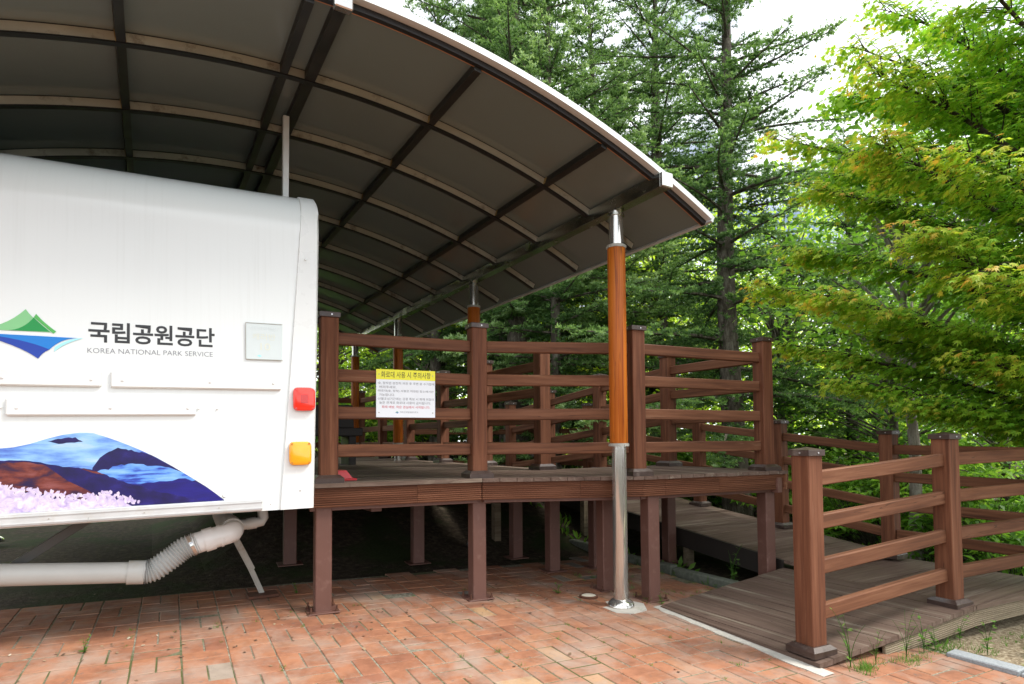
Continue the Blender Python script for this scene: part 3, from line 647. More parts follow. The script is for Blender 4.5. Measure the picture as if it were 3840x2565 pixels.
boards([[(.09, 1.115), (1.33, .965), (1.33, 1.80), (.155, 1.80)], [(.155, 1.80), (2.56, 1.80), (2.56, 8.05), (.60, 8.05)]], 1, .12, .005, ZD-.028, ZD, 'floor_board', M['floor_x'], deck)
boards([[(1.332, .965), (2.495, .455), (2.495, 1.798), (1.332, 1.798)], [(2.497, .455), (4.045, .275), (4.045, 1.798), (2.497, 1.798)]], 0, .12, .005, ZD-.028, ZD, 'floor_board', M['floor_y'], deck, seed=4)
def fascia(p, q, mat, ztop=None, h=.132, name='fascia_board', parent=None, out=.0, th=.022):
    """grooved edging board: horizontal reeds along its length"""
    p, q = Vector((*p, 0)) if len(p) == 2 else Vector(p), Vector((*q, 0)) if len(q) == 2 else Vector(q)
    d = q-p; ln = d.length; b = MB(); n = 9
    prof = []
    for i in range(n*4):
        z = -h*i/(n*4-1); prof.append((.0085 if i % 4 in (2, 3) else 0, z))
    prof2 = [(y, z) for y, z in prof]+[(th, -h), (th, 0)]
    k = len(prof2)
    vs = [(0, y, z) for y, z in prof2]+[(ln, y, z) for y, z in prof2]
    b.add(vs, [(i, (i+1) % k, k+(i+1) % k, k+i) for i in range(k)]+[tuple(range(k)), tuple(range(k, 2*k))[::-1]])
    ang = math.atan2(d.y, d.x)
    rot = Matrix.Rotation(ang, 4, 'Z') @ Matrix.Rotation(-math.atan2(d.z, math.hypot(d.x, d.y)), 4, 'Y')
    return b.build(name, mat, parent, T(p.x, p.y, p.z) @ rot)
def off(p, q, a, c, o):  # points at fractions a..c of edge p-q, pushed back by o
    p, q = Vector(p), Vector(q); d = q-p; nrm = Vector((-d.y, d.x)).normalized()*o
    return tuple(p+d*a+nrm), tuple(p+d*c+nrm)
EDG = [(FR[0], FR[1]), (FR[1], FR[2]), (FR[2], FR[3]), (FR[3], OUT[4])]
for (p, q), cuts in zip(EDG, ((0, .60, 1), (0, .6, 1), (0, .14, .5, 1), (0, 1))):
    for a, c in zip(cuts, cuts[1:]):
        e = .0012/(Vector(q)-Vector(p)).length
        s0, s1 = off(p, q, a+e, c-e, .016); fascia((*s0, ZD-.031), (*s1, ZD-.031), M['fascia'], parent=deck)
    s0, s1 = off(p, q, .01, .99, .10); b = MB(); barm(b, (*s0, ZD-.125), (*s1, ZD-.125), .06, .13); b.build('edge_joist', M['steel_brown'], deck)
b = MB()
for y in (2.4, 3.6, 4.8, 6.0, 7.2): b.box((1.45, y, ZD-.095), (1.9, .06, .12))
for x in (.65, 1.6, 2.45): b.box((x, 4.6, ZD-.20), (.08, 6.4, .09))
b.build('floor_joist', M['steel_brown'], deck)
leg_me = {}
def leg(x, y, name='leg', z1=ZD-.15):
    g0 = gz(x, y); h = z1-g0
    b = MB(); b.box((0, 0, h/2), (.11, .11, h), bev=.006)
    o = b.build(name, M['steel_brown'], deck, T(x, y, g0) @ Matrix.Rotation(R(-5), 4, 'Z'))
    if 'pl' not in leg_me:
        b = MB(); b.box((0, 0, .006), (.21, .20, .010), bev=.002); leg_me['pl'] = b.mesh('base_plate', M['steel_brown'])
        b = MB(); b.lathe([(.012, .010), (.012, .024), (.006, .0245), (.006, .05)], n=8)
        leg_me['bo'] = b.mesh('anchor_bolt', M['rust'])
    Mx = T(x, y, g0) @ Matrix.Rotation(R(-5), 4, 'Z')
    linkmesh('base_plate', leg_me['pl'], o, Mx)
    if y < 1.3:
        for sx in (-1, 1):
            for sy in (-1, 1): linkmesh('anchor_bolt', leg_me['bo'], o, Mx @ T(sx*.085, sy*.08, 0))
for x, y in ((.205, 1.215), (1.36, 1.115), (2.63, .545), (3.93, .43), (.27, 2.70), (1.41, 2.46), (2.50, .95), (2.48, 2.38), (2.49, 1.72), (3.93, 1.62), (.36, 4.1), (1.46, 4.1), (2.48, 4.1), (.48, 6.0), (1.5, 6.0), (2.48, 6.0), (.6, 7.9), (1.5, 7.9), (2.48, 7.9), (3.0, 1.7)): leg(x, y)

# ------------------------------------------------------------------ railings
def post_meshes():
    d = {}
    b = MB(); b.box((0, 0, .59), (.122, .122, 1.16), bev=.005); d['post'] = b.mesh('post', M['wood_z'])
    b = MB(); h = .071
    b.box((0, 0, 1.178), (.144, .144, .036), bev=.002)
    b.add([(-h, -h, 1.1965), (h, -h, 1.1965), (h, h, 1.1965), (-h, h, 1.1965), (0, 0, 1.213)], [(0, 1, 4), (1, 2, 4), (2, 3, 4), (3, 0, 4)]); d['cap'] = b.mesh('post_cap', M['cap'])
    b = MB(); o_, i_ = .098, .072
    b.add([(sx*r, sy*r, z) for r, z in ((o_, 0), (o_, .034), (i_, .056)) for sx, sy in ((-1, -1), (1, -1), (1, 1), (-1, 1))],
          [(k*4+j, k*4+(j+1) % 4, k*4+4+(j+1) % 4, k*4+4+j) for k in (0, 1) for j in range(4)]+[(8, 9, 10, 11)]); d['base'] = b.mesh('post_base', M['cap'])
    b = MB()
    for a in range(4):
        v = Matrix.Rotation(a*math.pi/2, 3, 'Z'); b.tube([v @ Vector((.0715, .012, 1.178)), v @ Vector((.0745, .012, 1.178))], .0055, 8)
    d['riv'] = b.mesh('rivet', M['rivet']); return d
PM = post_meshes(); RH = (.222, .490, .757, 1.018)
def mkpost(parent, x, y, z, ang):
    Mx = T(x, y, z) @ Matrix.Rotation(ang, 4, 'Z'); p = linkmesh('post', PM['post'], parent, Mx)
    c = linkmesh('post_cap', PM['cap'], p, Mx); linkmesh('post_base', PM['base'], p, Mx); linkmesh('rivet', PM['riv'], p, Mx)
def mkrail(parent, a, c, h, shift=0):
    p = Vector((a[0], a[1], a[2]+h)); q = Vector((c[0], c[1], c[2]+h)); d = (q-p); e = d.normalized()*.06
    p, q = p+e, q-e; d = q-p; b = MB(); b.box((0, 0, 0), (d.length, .05, .088), bev=.006)
    rot = Matrix.Rotation(math.atan2(d.y, d.x), 4, 'Z') @ Matrix.Rotation(-math.atan2(d.z, math.hypot(d.x, d.y)), 4, 'Y')
    b.build('rail', M['wood_x'], parent, Matrix.Translation((p+q)/2) @ rot)
def railing(name, label, pts, group=None, first=True, last=True, ang=None):
    x, y, z = pts[0]; t = thing(name, label, 'railing', (x, y, z), 0, group)
    for i, p in enumerate(pts):
        a = pts[max(0, i-1)]; c = pts[min(len(pts)-1, i+1)]
        aa = ang if ang is not None else math.atan2(c[1]-a[1], c[0]-a[0])
        if (i > 0 or first) and (i < len(pts)-1 or last): mkpost(t, *p, aa)
        if i: 
            for h in RH: mkrail(t, pts[i-1], p, h)
    return t
LB = lambda t: .09+.1135*t
UBZ = lambda t: ZD if t < 1.7 else ZD-.103*(t-1.7)
railing('deck_railing', 'four rail brown timber railing along the front edge of the deck', [(.243, 1.229, ZD), (1.35, 1.085, ZD), (2.512, .569, ZD), (3.922, .425, ZD)], ang=R(-6))
railing('deck_railing', 'brown timber railing on the outer side of the upper ramp behind the front corner post', [(3.922, .425, ZD), (3.93, 1.60, ZD), (3.93, 2.75, UBZ(2.75)), (3.93, 3.85, UBZ(3.85)), (3.93, 4.90, UBZ(4.90))], first=False, ang=0)
railing('deck_railing', 'shaded dark timber railing on the inner side of the upper ramp, beside the canopy posts', [(2.45, 1.82, ZD), (2.45, 2.98, ZD), (2.45, 4.15, ZD), (2.45, 5.35, ZD), (2.45, 6.55, ZD), (2.45, 7.75, ZD)], ang=0)
railing('deck_railing', 'shaded dark timber railing across the far end of the deck under the canopy', [(2.45, 7.75, ZD), (1.55, 7.8, ZD), (.68, 7.85, ZD)], first=False, ang=0)
railing('ramp_railing', 'brown timber railing climbing away along the outer edge of the lower ramp', [(5.21, -1.15, .075), (5.22, .02, .093), (5.265, 1.213, LB(1.213)), (5.285, 2.395, LB(2.395)), (5.27, 3.55, LB(3.55)), (5.27, 4.7, .61), (5.27, 6.25, .61)], ang=0)
railing('ramp_railing', 'brown timber railing at the ramp entry nearest the camera, on the right', [(2.54, -.88, -.040), (3.985, -.99, .050), (5.21, -1.15, .075)], last=False, ang=R(-5))
railing('ramp_railing', 'timber railing closing the far turning platform of the ramp', [(5.27, 6.25, .61), (3.95, 6.25, .61), (2.62, 6.25, .61)], first=False, ang=0)

# ------------------------------------------------------------------ ramp
rp = thing('access_ramp', 'weathered brown board ramp rising from the pavers to a turning path beside the deck', 'ramp', (3.6, -.3, 0))
def zap(x, y):
    k = min(1, max(0, (x-2.45)/1.6)); return -.048+(.066+.048)*k+0*y
AP = [(2.43, -1.0), (4.045, -1.12), (4.045, .345), (2.52, .33)]
boards([AP], 0, .122, .005, lambda x, y: zap(x, y)-.030, zap, 'apron_board', M['floor_y'], rp, .0012, 11)
boards([[(4.05, -1.12), (5.40, -1.24), (5.40, .06), (4.05, .06)]], 1, .122, .005, .038, .068, 'landing_board', M['ramp_x'], rp, .001, 12)
zl = lambda x, y: min(.61, max(.068, .09+.1135*y))
boards([[(4.08, .065), (5.40, .065), (5.40, 4.6), (4.08, 4.6)]], 1, .122, .004, lambda x, y: zl(x, y)-.03, zl, 'ramp_board', M['ramp_x'], rp, .0006, 13)
boards([[(2.55, 4.605), (5.40, 4.605), (5.40, 6.4), (2.55, 6.4)]], 1, .122, .004, .58, .61, 'landing_board', M['ramp_x'], rp, .001, 14)
zu = lambda x, y: ZD-.012-(ZD-.61-.012)*max(0, (y-1.8))/2.8
boards([[(2.565, 1.805), (4.045, 1.805), (4.045, 4.6), (2.565, 4.6)]], 1, .122, .004, lambda x, y: zu(x, y)-.03, zu, 'ramp_board', M['ramp_x'], rp, .0006, 15)
b = MB()
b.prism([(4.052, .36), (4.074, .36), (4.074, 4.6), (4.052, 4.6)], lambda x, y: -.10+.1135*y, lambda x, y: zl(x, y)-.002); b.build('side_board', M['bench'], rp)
b = MB(); b.prism([(5.402, .065), (5.424, .065), (5.424, 4.6), (5.402, 4.6)], lambda x, y: zl(x, y)-.17, lambda x, y: zl(x, y)-.033); b.build('side_board', M['fascia'], rp)
fascia((3.05, -1.036, -.024), (4.045, -1.110, .032), M['grey_x'], h=.115, parent=rp)
fascia((4.05, -1.110, .034), (5.40, -1.230, .034), M['grey_x'], h=.115, parent=rp)
b = MB()
for x, y in ((3.98, -.95), (5.3, -1.1), (5.3, .15), (5.3, 1.6), (4.2, 1.6), (5.3, 3.1), (4.2, 3.1), (5.3, 4.7), (4.2, 4.7), (5.3, 6.2), (2.7, 6.2), (3.8, 6.2), (2.65, 4.7), (2.65, 3.1), (3.95, 3.1)):
    z1 = (zl(x, y) if x > 4.1 else (zu(x, y) if y < 4.5 else .60))-.035
    if x == 3.98: z1 = .02
    if y < 0: z1 = .03
    b = MB(); b.box((x, y, (z1+gz(x, y))/2-.04), (.08, .08, max(.05, z1-gz(x, y)+.08))); b.build('stub_leg', M['grey_x'], rp)
# concrete strip in front of the ramp entry
b = MB(); r = random.Random(2); L_, R_ = [], []
for i in range(25):
    t = i/24; x = 2.54+(2.42-2.54)*t; y = .36-1.44*t
    L_.append((x-.075+r.uniform(-.012, .012), y)); R_.append((x+.02, y))
poly = L_+R_[::-1]; n = len(L_)
for i in range(n-1): b.add([(*L_[i], gz(*L_[i])+.004), (*R_[i], gz(*R_[i])+.007), (*R_[i+1], gz(*R_[i+1])+.007), (*L_[i+1], gz(*L_[i+1])+.004), (*L_[i], -.2), (*L_[i+1], -.2)], [(0, 1, 2, 3), (0, 3, 5, 4)])
prop(b.build('concrete_strip', M['concrete'], None), 'pale concrete strip between the orange pavers and the ramp boards', 'kerb')
for i, (y0, y1) in enumerate(((-1.22, -1.58), (-1.59, -2.4), (-2.41, -3.3))):
    b = MB(); cx, cy = 3.435, (y0+y1)/2
    b.box((cx, cy, gz(cx, cy)-.032), (.115, y0-y1, .12), bev=.006)
    prop(b.build('kerb_stone', M['granite'], None), ['grey granite kerb stone nearest the ramp edging board', 'grey granite kerb stone at the bottom right corner of the picture', 'grey granite kerb stone beyond the bottom edge, next to gravel'][i], 'kerb stone', 'granite kerb stones')
for i in range(3):
    y0 = .40+i*.85; b = MB(); b.box((3.62, y0+.42, gz(3.6, y0+.4)+.0), (.10, .84, .10), bev=.01)
    prop(b.build('kerb_stone', M['oldkerb'], None), ['mossy old kerb stone at the back edge of the ramp boards', 'mossy old kerb stone beside the rear deck leg', 'mossy old kerb stone deep in the shade under the deck'][i], 'kerb stone', 'mossy kerb stones')
b = MB(); b.lathe([(.073, -.01), (.075, .012), (.062, .018), (.060, .013)], n=28); dt = b.build('ground_cap', M['rust'], None, T(2.20, .80, gz(2.2, .8)), True)
prop(dt, 'round cream cap with a brown rim set in the pavers behind the canopy post', 'ground cap')
b = MB(); b.lathe([(.060, .012), (.05, .016), (.02, .0165)], n=28); b.build('lid', M['cream'], dt, T(2.20, .80, gz(2.2, .8)), True)
b = MB(); b.add([(.27, 1.36, ZD), (.47, 1.36, ZD), (.47, 1.56, ZD), (.27, 1.56, ZD), (.29, 1.38, ZD+.075), (.415, 1.38, ZD+.075), (.415, 1.54, ZD+.075), (.29, 1.54, ZD+.075)], [(0, 1, 2, 3), (4, 5, 6, 7), (0, 1, 5, 4), (1, 2, 6, 5), (2, 3, 7, 6), (3, 0, 4, 7)])
b.box((.37, 1.46, ZD+.008), (.23, .23, .016), bev=.003)
prop(b.build('plastic_stand', M['red_plastic'], None), 'low red plastic stand on the deck behind the post nearest the caravan', 'stand')
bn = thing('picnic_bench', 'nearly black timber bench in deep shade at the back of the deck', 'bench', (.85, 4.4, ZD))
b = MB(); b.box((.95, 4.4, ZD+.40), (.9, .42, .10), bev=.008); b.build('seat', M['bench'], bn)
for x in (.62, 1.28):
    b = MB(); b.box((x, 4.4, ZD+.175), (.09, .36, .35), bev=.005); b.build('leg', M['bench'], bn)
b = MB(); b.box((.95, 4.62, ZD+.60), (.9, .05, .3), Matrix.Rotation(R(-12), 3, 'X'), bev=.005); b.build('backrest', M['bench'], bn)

# ------------------------------------------------------------------ notice board on the front railing
ra = math.atan2(1.085-1.229, 1.35-.219); ux, uy = math.cos(ra), math.sin(ra)
k = .572; sx_, sy_ = .219+ux*k+uy*.0, 1.229+uy*k
SM = T(sx_-uy*-.031, sy_-ux*.031, ZD+.4605) @ Matrix.Rotation(ra, 4, 'Z')
sg = thing('notice_board', 'white notice with a yellow title band fixed to the front deck railing', 'sign', mat=SM)
SW, SH = .440, .350
b = MB(); b.box((0, 0, SH/2), (SW, .006, SH), bev=.001); b.build('board', M['sign_white'], sg, SM)
b = MB(); b.box((0, -.0031, SH-.037), (SW, .0012, .074)); b.build('title_band', M['yellow'], sg, SM)
def stx(body, z, h, x=None, wd=None, mat='ink_grey', al='LEFT', bold=0):
    text_mb(body, h, wd, al, bold).build('lettering', M[mat], sg, SM @ T(x if x is not None else -SW/2+.026, -.0042, z))
stx('화로대 사용 시 주의사항', SH-.060, .046, 0, .37, 'ink_olive', 'CENTER', .008)
LN = [('·숯, 장작은 완전히 꺼진 후 주변 숯 수거함에', -.212, .425), ('버려주세요.', -.198, .125), ('·화로대(숯, 장작) 사용은 지정된 장소에서만', -.212, .42), ('가능합니다.', -.2, .115), ('·산불조심기간에는 강풍 특보 시 화재 위험이', -.212, .422), ('높은 관계로 화로대 사용이 금지됩니다.', -.198, .385)]
for i, (s_, x, wd) in enumerate(LN): stx(s_, .240-.0285*i, .0195, x, wd)
stx('화재 예방, 작은 관심에서 시작됩니다.', .065, .021, 0, .36, 'ink_red', 'CENTER', .006)
stx('덕유산국립공원사무소', .033, .0125, -.045, .135); 
emblem(sg, SM @ T(-.066, -.0032, .038), .075, .0006)
b = MB()
for x, z in ((-.2, SH-.037), (.2, SH-.037), (-.2, .035), (.2, .035)): b.tube([(x, -.003, z), (x, -.007, z)], .004, 8)
b.build('screw', M['galv'], sg, SM)
# ------------------------------------------------------------------ vegetation
def tris_mesh(name, V, tint, mat, per=3):
    """V: (n*per,3) corner positions of separate polygons with `per` corners"""
    n = len(V)//per; me = bpy.data.meshes.new(name)
    me.vertices.add(len(V)); me.vertices.foreach_set('co', np.ascontiguousarray(V, np.float32).ravel())
    me.loops.add(len(V)); me.loops.foreach_set('vertex_index', np.arange(len(V), dtype=np.int32))
    me.polygons.add(n); me.polygons.foreach_set('loop_start', np.arange(0, len(V), per, dtype=np.int32))
    try: me.polygons.foreach_set('loop_total', np.full(n, per, dtype=np.int32))
    except Exception: pass
    a = me.attributes.new('tint', 'FLOAT', 'POINT'); a.data.foreach_set('value', np.ascontiguousarray(tint, np.float32))
    me.materials.append(mat); me.update(calc_edges=True); me.validate(); return me
def unit(a): return a/np.maximum(1e-9, np.linalg.norm(a, axis=-1, keepdims=True))
def perp(d, rs):
    a = np.cross(d, rs.normal(size=d.shape)); return unit(a)
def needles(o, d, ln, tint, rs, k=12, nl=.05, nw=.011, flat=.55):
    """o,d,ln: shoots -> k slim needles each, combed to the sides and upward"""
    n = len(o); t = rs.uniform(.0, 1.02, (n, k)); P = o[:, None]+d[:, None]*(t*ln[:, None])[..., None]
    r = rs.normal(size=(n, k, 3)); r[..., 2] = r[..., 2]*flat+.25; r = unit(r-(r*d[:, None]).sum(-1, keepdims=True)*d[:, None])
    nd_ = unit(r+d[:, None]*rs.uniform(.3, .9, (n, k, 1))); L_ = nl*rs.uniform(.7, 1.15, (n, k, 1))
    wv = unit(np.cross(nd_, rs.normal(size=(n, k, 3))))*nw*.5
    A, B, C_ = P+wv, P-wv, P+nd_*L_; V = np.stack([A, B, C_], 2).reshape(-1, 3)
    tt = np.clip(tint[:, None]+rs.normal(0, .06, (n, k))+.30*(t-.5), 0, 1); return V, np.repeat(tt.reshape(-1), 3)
def conifer(seed, H, r0, zlow, Lmax, density=1.0, shape=.75, droop=.25, nl=.05, nw=.012, young=.35, gap=.15, kneed=11):
    rs = np.random.RandomState(seed); rn = random.Random(seed)
    tr = MB(); pts = []; rad = []
    for i in range(22):
        z = H*i/21; pts.append((.04*math.sin(z*.9+seed), .04*math.cos(z*.7+seed*2), z-.25*(i == 0))); rad.append(max(.012, r0*(1-z/H)**.9*(1+.35*math.exp(-z*2.2))))
    tr.tube(pts, rad, 14)
    cx = lambda z: np.array([.04*math.sin(z*.9+seed), .04*math.cos(z*.7+seed*2), z])
    O, D, LN, TI = [], [], [], []
    br = MB(); z = zlow
    while z < H-.25:
        nb = rn.randint(4, 6); ph = rn.uniform(0, 6.28); f = (z-zlow)/(H-zlow); L0 = Lmax*(1-f)**shape+.12
        for j in range(nb):
            if rn.random() < gap: continue
            az = ph+j*6.283/nb+rn.gauss(0, .22); L_ = L0*rn.uniform(.62, 1.12); el = (.10+.75*f**1.6)+rn.gauss(0, .09)-.12*(1-f)
            s = np.linspace(0, 1, 8); hd = np.array([math.cos(az), math.sin(az), 0]); side = np.array([-math.sin(az), math.cos(az), 0])
            bend = rn.gauss(0, .1)
            P = cx(z+rn.uniform(-.08, .08))+hd*(s*L_*math.cos(el))[:, None]+side*(s*s*L_*bend)[:, None]
            P[:, 2] += L_*(math.sin(el)*s-droop*s*s+.55*droop*s**3)
            rb = .008+.012*L_
            br.tube([tuple(p) for p in P], list(np.linspace(rb, .004, 8)), 5, cap=False)
            seg = np.gradient(P, axis=0); seg = unit(seg)
            nt_ = max(4, int(L_*7.5*density))
            for q in range(nt_):
                u = .07+.93*(q+rn.random())/nt_; k = min(6, int(u*7)); fr = u*7-k; p = P[k]*(1-fr)+P[k+1]*fr; dd = seg[k]
                sg_ = 1 if q % 2 else -1; a = rn.uniform(.7, 1.15); lt = max(.12, min(.75, L_*.36*(1.08-u))*rn.uniform(.45, 1.15))
                td = unit(dd*math.cos(a)+side*sg_*math.sin(a)+np.array([0, 0, rn.gauss(-.03, .14)]))
                ns = max(2, int(lt/.085)); w_ = np.arange(ns)/ns
                base = p+td*(w_*lt)[:, None]; base[:, 2] -= droop*.35*(w_*lt)**1.5
                out_ = f*.2+young*u+.22*rn.random()
                for h in (-1, 1, 0):
                    if h == 0: d_ = np.repeat(td[None], ns, 0); ll = np.full(ns, lt/ns*1.25)
                    else:
                        ang = rs.uniform(.6, 1.0, ns)[:, None]; sd_ = np.cross(td, [0, 0, 1.]); d_ = unit(td*np.cos(ang)+sd_*h*np.sin(ang)+np.array([0, 0, .22])+rs.normal(0, .16, (ns, 3))); ll = np.clip(.19*(1.1-w_), .07, .19)*rs.uniform(.6, 1.1, ns)
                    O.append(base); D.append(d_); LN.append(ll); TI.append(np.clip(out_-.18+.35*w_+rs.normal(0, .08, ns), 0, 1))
        z += (.30+.18*rn.random())*(1.25-.45*f)
    for q in range(int(26*density*(H-zlow))):
        z = rn.uniform(zlow, H-.5); az = rn.uniform(0, 6.283); hd = np.array([math.cos(az), math.sin(az), 0]); lt = rn.uniform(.15, .55)*(1.15-z/H)
        ns = max(2, int(lt/.07)); w_ = np.arange(ns)/ns; base = cx(z)+hd*(r0*.5+w_*lt)[:, None]; base[:, 2] += .15*w_*lt
        d_ = unit(hd+rs.normal(0, .5, (ns, 3))); O.append(base); D.append(d_); LN.append(rs.uniform(.08, .18, ns)); TI.append(np.clip(.15+.3*w_+rs.normal(0, .1, ns), 0, 1))
    O = np.concatenate(O); D = unit(np.concatenate(D)); LN = np.concatenate(LN); TI = np.concatenate(TI)
    V, t = needles(O, D, LN, TI, rs, kneed, nl, nw)
    return tr.mesh('trunk', M['bark'], True), br.mesh('branches', M['bark']), tris_mesh('crown', V, t, M['needle'])
def put_tree(name, label, cat, meshes, x, y, rot, sc, group, names=('trunk', 'branches', 'crown'), dz=0):
    Mx = T(x, y, gz(x, y)-.05+dz) @ Matrix.Rotation(rot, 4, 'Z') @ Matrix.Scale(sc, 4)
    t = thing(name, label, cat, mat=Mx, group=group)
    for nm, me in zip(names, meshes): linkmesh(nm, me, t, Mx)
    return t
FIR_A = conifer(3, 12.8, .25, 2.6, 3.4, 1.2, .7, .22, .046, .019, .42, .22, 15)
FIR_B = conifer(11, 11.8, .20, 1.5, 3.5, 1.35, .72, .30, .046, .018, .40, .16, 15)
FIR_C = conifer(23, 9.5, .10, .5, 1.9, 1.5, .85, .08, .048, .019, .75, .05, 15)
def at(px, dist):
    """ground spot on the bearing of a column of the 3840-wide frame, at a distance from the camera"""
    d = rt*((px-1920)/2257.5)+Vector((math.sin(YAW), math.cos(YAW), 0)); d.z = 0; d.normalize(); return CAM.x+d.x*dist, CAM.y+d.y*dist
GF = 'firs behind the deck and ramp'
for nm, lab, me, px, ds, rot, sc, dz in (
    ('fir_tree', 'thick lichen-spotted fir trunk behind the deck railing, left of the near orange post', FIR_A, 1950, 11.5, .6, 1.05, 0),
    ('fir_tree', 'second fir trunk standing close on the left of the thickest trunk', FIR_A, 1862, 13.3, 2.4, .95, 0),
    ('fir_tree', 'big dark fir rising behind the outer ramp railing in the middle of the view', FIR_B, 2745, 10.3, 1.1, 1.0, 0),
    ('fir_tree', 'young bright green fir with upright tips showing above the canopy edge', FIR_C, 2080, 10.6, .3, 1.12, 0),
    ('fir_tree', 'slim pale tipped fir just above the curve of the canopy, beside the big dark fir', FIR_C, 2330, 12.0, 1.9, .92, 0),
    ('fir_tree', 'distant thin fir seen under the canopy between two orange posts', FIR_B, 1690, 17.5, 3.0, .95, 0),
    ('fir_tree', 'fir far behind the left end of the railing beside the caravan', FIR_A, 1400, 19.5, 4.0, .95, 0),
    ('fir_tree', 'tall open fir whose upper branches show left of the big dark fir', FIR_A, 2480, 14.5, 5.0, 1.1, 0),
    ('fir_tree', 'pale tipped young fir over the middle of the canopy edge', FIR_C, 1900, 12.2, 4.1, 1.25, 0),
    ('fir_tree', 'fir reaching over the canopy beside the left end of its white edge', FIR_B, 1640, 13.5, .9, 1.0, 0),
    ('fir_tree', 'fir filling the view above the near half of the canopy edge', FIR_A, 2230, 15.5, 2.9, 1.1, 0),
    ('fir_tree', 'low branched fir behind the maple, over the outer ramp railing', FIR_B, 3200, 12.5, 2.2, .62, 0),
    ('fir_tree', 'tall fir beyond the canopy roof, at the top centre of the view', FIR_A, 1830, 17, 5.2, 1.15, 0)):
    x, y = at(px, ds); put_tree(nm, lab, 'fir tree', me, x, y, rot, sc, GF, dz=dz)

# maple: star leaves on layered drooping sprays
def star(rs_n=7):
    pts = []; a = [0, .72, 1.35, 2.05]; ln = [1, .92, .72, .42]
    P = [(0, -.12)]
    right = []
    for k in range(4):
        right.append((math.sin(a[k])*ln[k], math.cos(a[k])*ln[k]))
        if k < 3:
            m = (a[k]+a[k+1])/2; right.append((math.sin(m)*.36, math.cos(m)*.36))
    left = [(-x, y) for x, y in right[1:]][::-1]
    return np.array(left+right), len(left)+len(right)
STAR, SN = star()
def star_leaves(O, nrm, dirv, size, tint, rs):
    """leaf fans: each leaf is triangles from its base to neighbouring outline points"""
    n = len(O); x = np.cross(dirv, nrm); sx = STAR[:, 0][None, :, None]*size[:, None, None]; sy = STAR[:, 1][None, :, None]*size[:, None, None]
    fold = -np.abs(STAR[:, 0])[None, :, None]*size[:, None, None]*rs.uniform(.1, .5, (n, 1, 1)); tipd = -(STAR[:, 1].clip(0)**2)[None, :, None]*size[:, None, None]*rs.uniform(.1, .5, (n, 1, 1))
    P = O[:, None]+x[:, None]*sx+dirv[:, None]*sy+nrm[:, None]*(fold+tipd)
    b = O+dirv*(-.1*size)[:, None]; A = P[:, :-1]; B = P[:, 1:]; C_ = np.repeat(b[:, None], SN-1, 1)
    V = np.stack([C_, B, A], 2).reshape(-1, 3); return V, np.repeat(tint, (SN-1)*3)
def curve3(p0, p1, p2, n):
    t = np.linspace(0, 1, n)[:, None]; return (1-t)**2*p0+2*t*(1-t)*p1+t*t*p2
def maple(seed, sprays, trunk_pts, trunk_r, leafsize=.040, dens=1.0, tipcol=.48):
    rs = np.random.RandomState(seed); tr = MB(); br = MB(); tr.tube(trunk_pts, trunk_r, 12)
    O, N, D, SZ, TI = [], [], [], [], []
    for (start, end, arch, wid, young) in sprays:
        p0, p2 = np.array(start, float), np.array(end, float); L_ = np.linalg.norm(p2-p0); p1 = (p0+p2)/2+np.array([0, 0, arch*L_])
        C_ = curve3(p0, p1, p2, 14); br.tube([tuple(c) for c in C_], list(np.linspace(.012+.011*L_, .004, 14)), 6, cap=False)
        sg = unit(np.gradient(C_, axis=0))
        nt_ = int(22*dens*L_/2)
        for q in range(nt_):
            u = rs.uniform(.28, 1.0); k = min(12, int(u*13)); p = C_[k]+(C_[k+1]-C_[k])*(u*13-k); d = sg[k]
            side = unit(np.cross(d, [0, 0, 1.])); s_ = 1 if q % 2 else -1; a = rs.uniform(.35, 1.05); lt = wid*rs.uniform(.45, 1.0)*(1.25-.75*u)
            td = unit(d*math.cos(a)+side*s_*math.sin(a)+np.array([0, 0, rs.normal(.04, .10)]))
            e = p+td*lt-np.array([0, 0, .22*lt]); T_ = curve3(p, p+td*lt*.55+np.array([0, 0, .10*lt]), e, 6)
            br.tube([tuple(c) for c in T_], list(np.linspace(.006, .002, 6)), 4, cap=False)
            nl_ = int(34*lt*dens)+5; w_ = rs.uniform(.12, 1.05, nl_); kk = np.minimum(4, (w_*5).astype(int)); pp = T_[kk]+(T_[kk+1]-T_[kk])*(w_*5-kk)[:, None]
            hs = unit(np.cross(td, [0, 0, 1.])); lat = rs.normal(0, .095, nl_)
            pp = pp+hs*lat[:, None]+np.array([0, 0, 1.])*(rs.normal(0, .022, nl_)-.9*np.abs(lat)*.4)[:, None]
            dv = unit(td*rs.uniform(.5, 1, (nl_, 1))+hs*np.sign(lat)[:, None]*rs.uniform(.1, 1.0, (nl_, 1))+np.array([0, 0, -1.])*rs.uniform(.15, 1.0, (nl_, 1)))
            nn = unit(np.array([0, 0, 1.])+td*.55+rs.normal(0, .33, (nl_, 3))); nn = unit(nn-(nn*dv).sum(1, keepdims=True)*dv)
            O.append(pp); D.append(dv); N.append(nn); SZ.append(leafsize*rs.uniform(.7, 1.2, nl_))
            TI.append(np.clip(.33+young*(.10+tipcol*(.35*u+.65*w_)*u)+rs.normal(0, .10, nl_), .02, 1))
    O, N, D, SZ, TI = [np.concatenate(a) for a in (O, N, D, SZ, TI)]
    V, t = star_leaves(O, N, D, SZ, TI, rs)
    return tr, br, tris_mesh('crown', V, t, M['maple'])
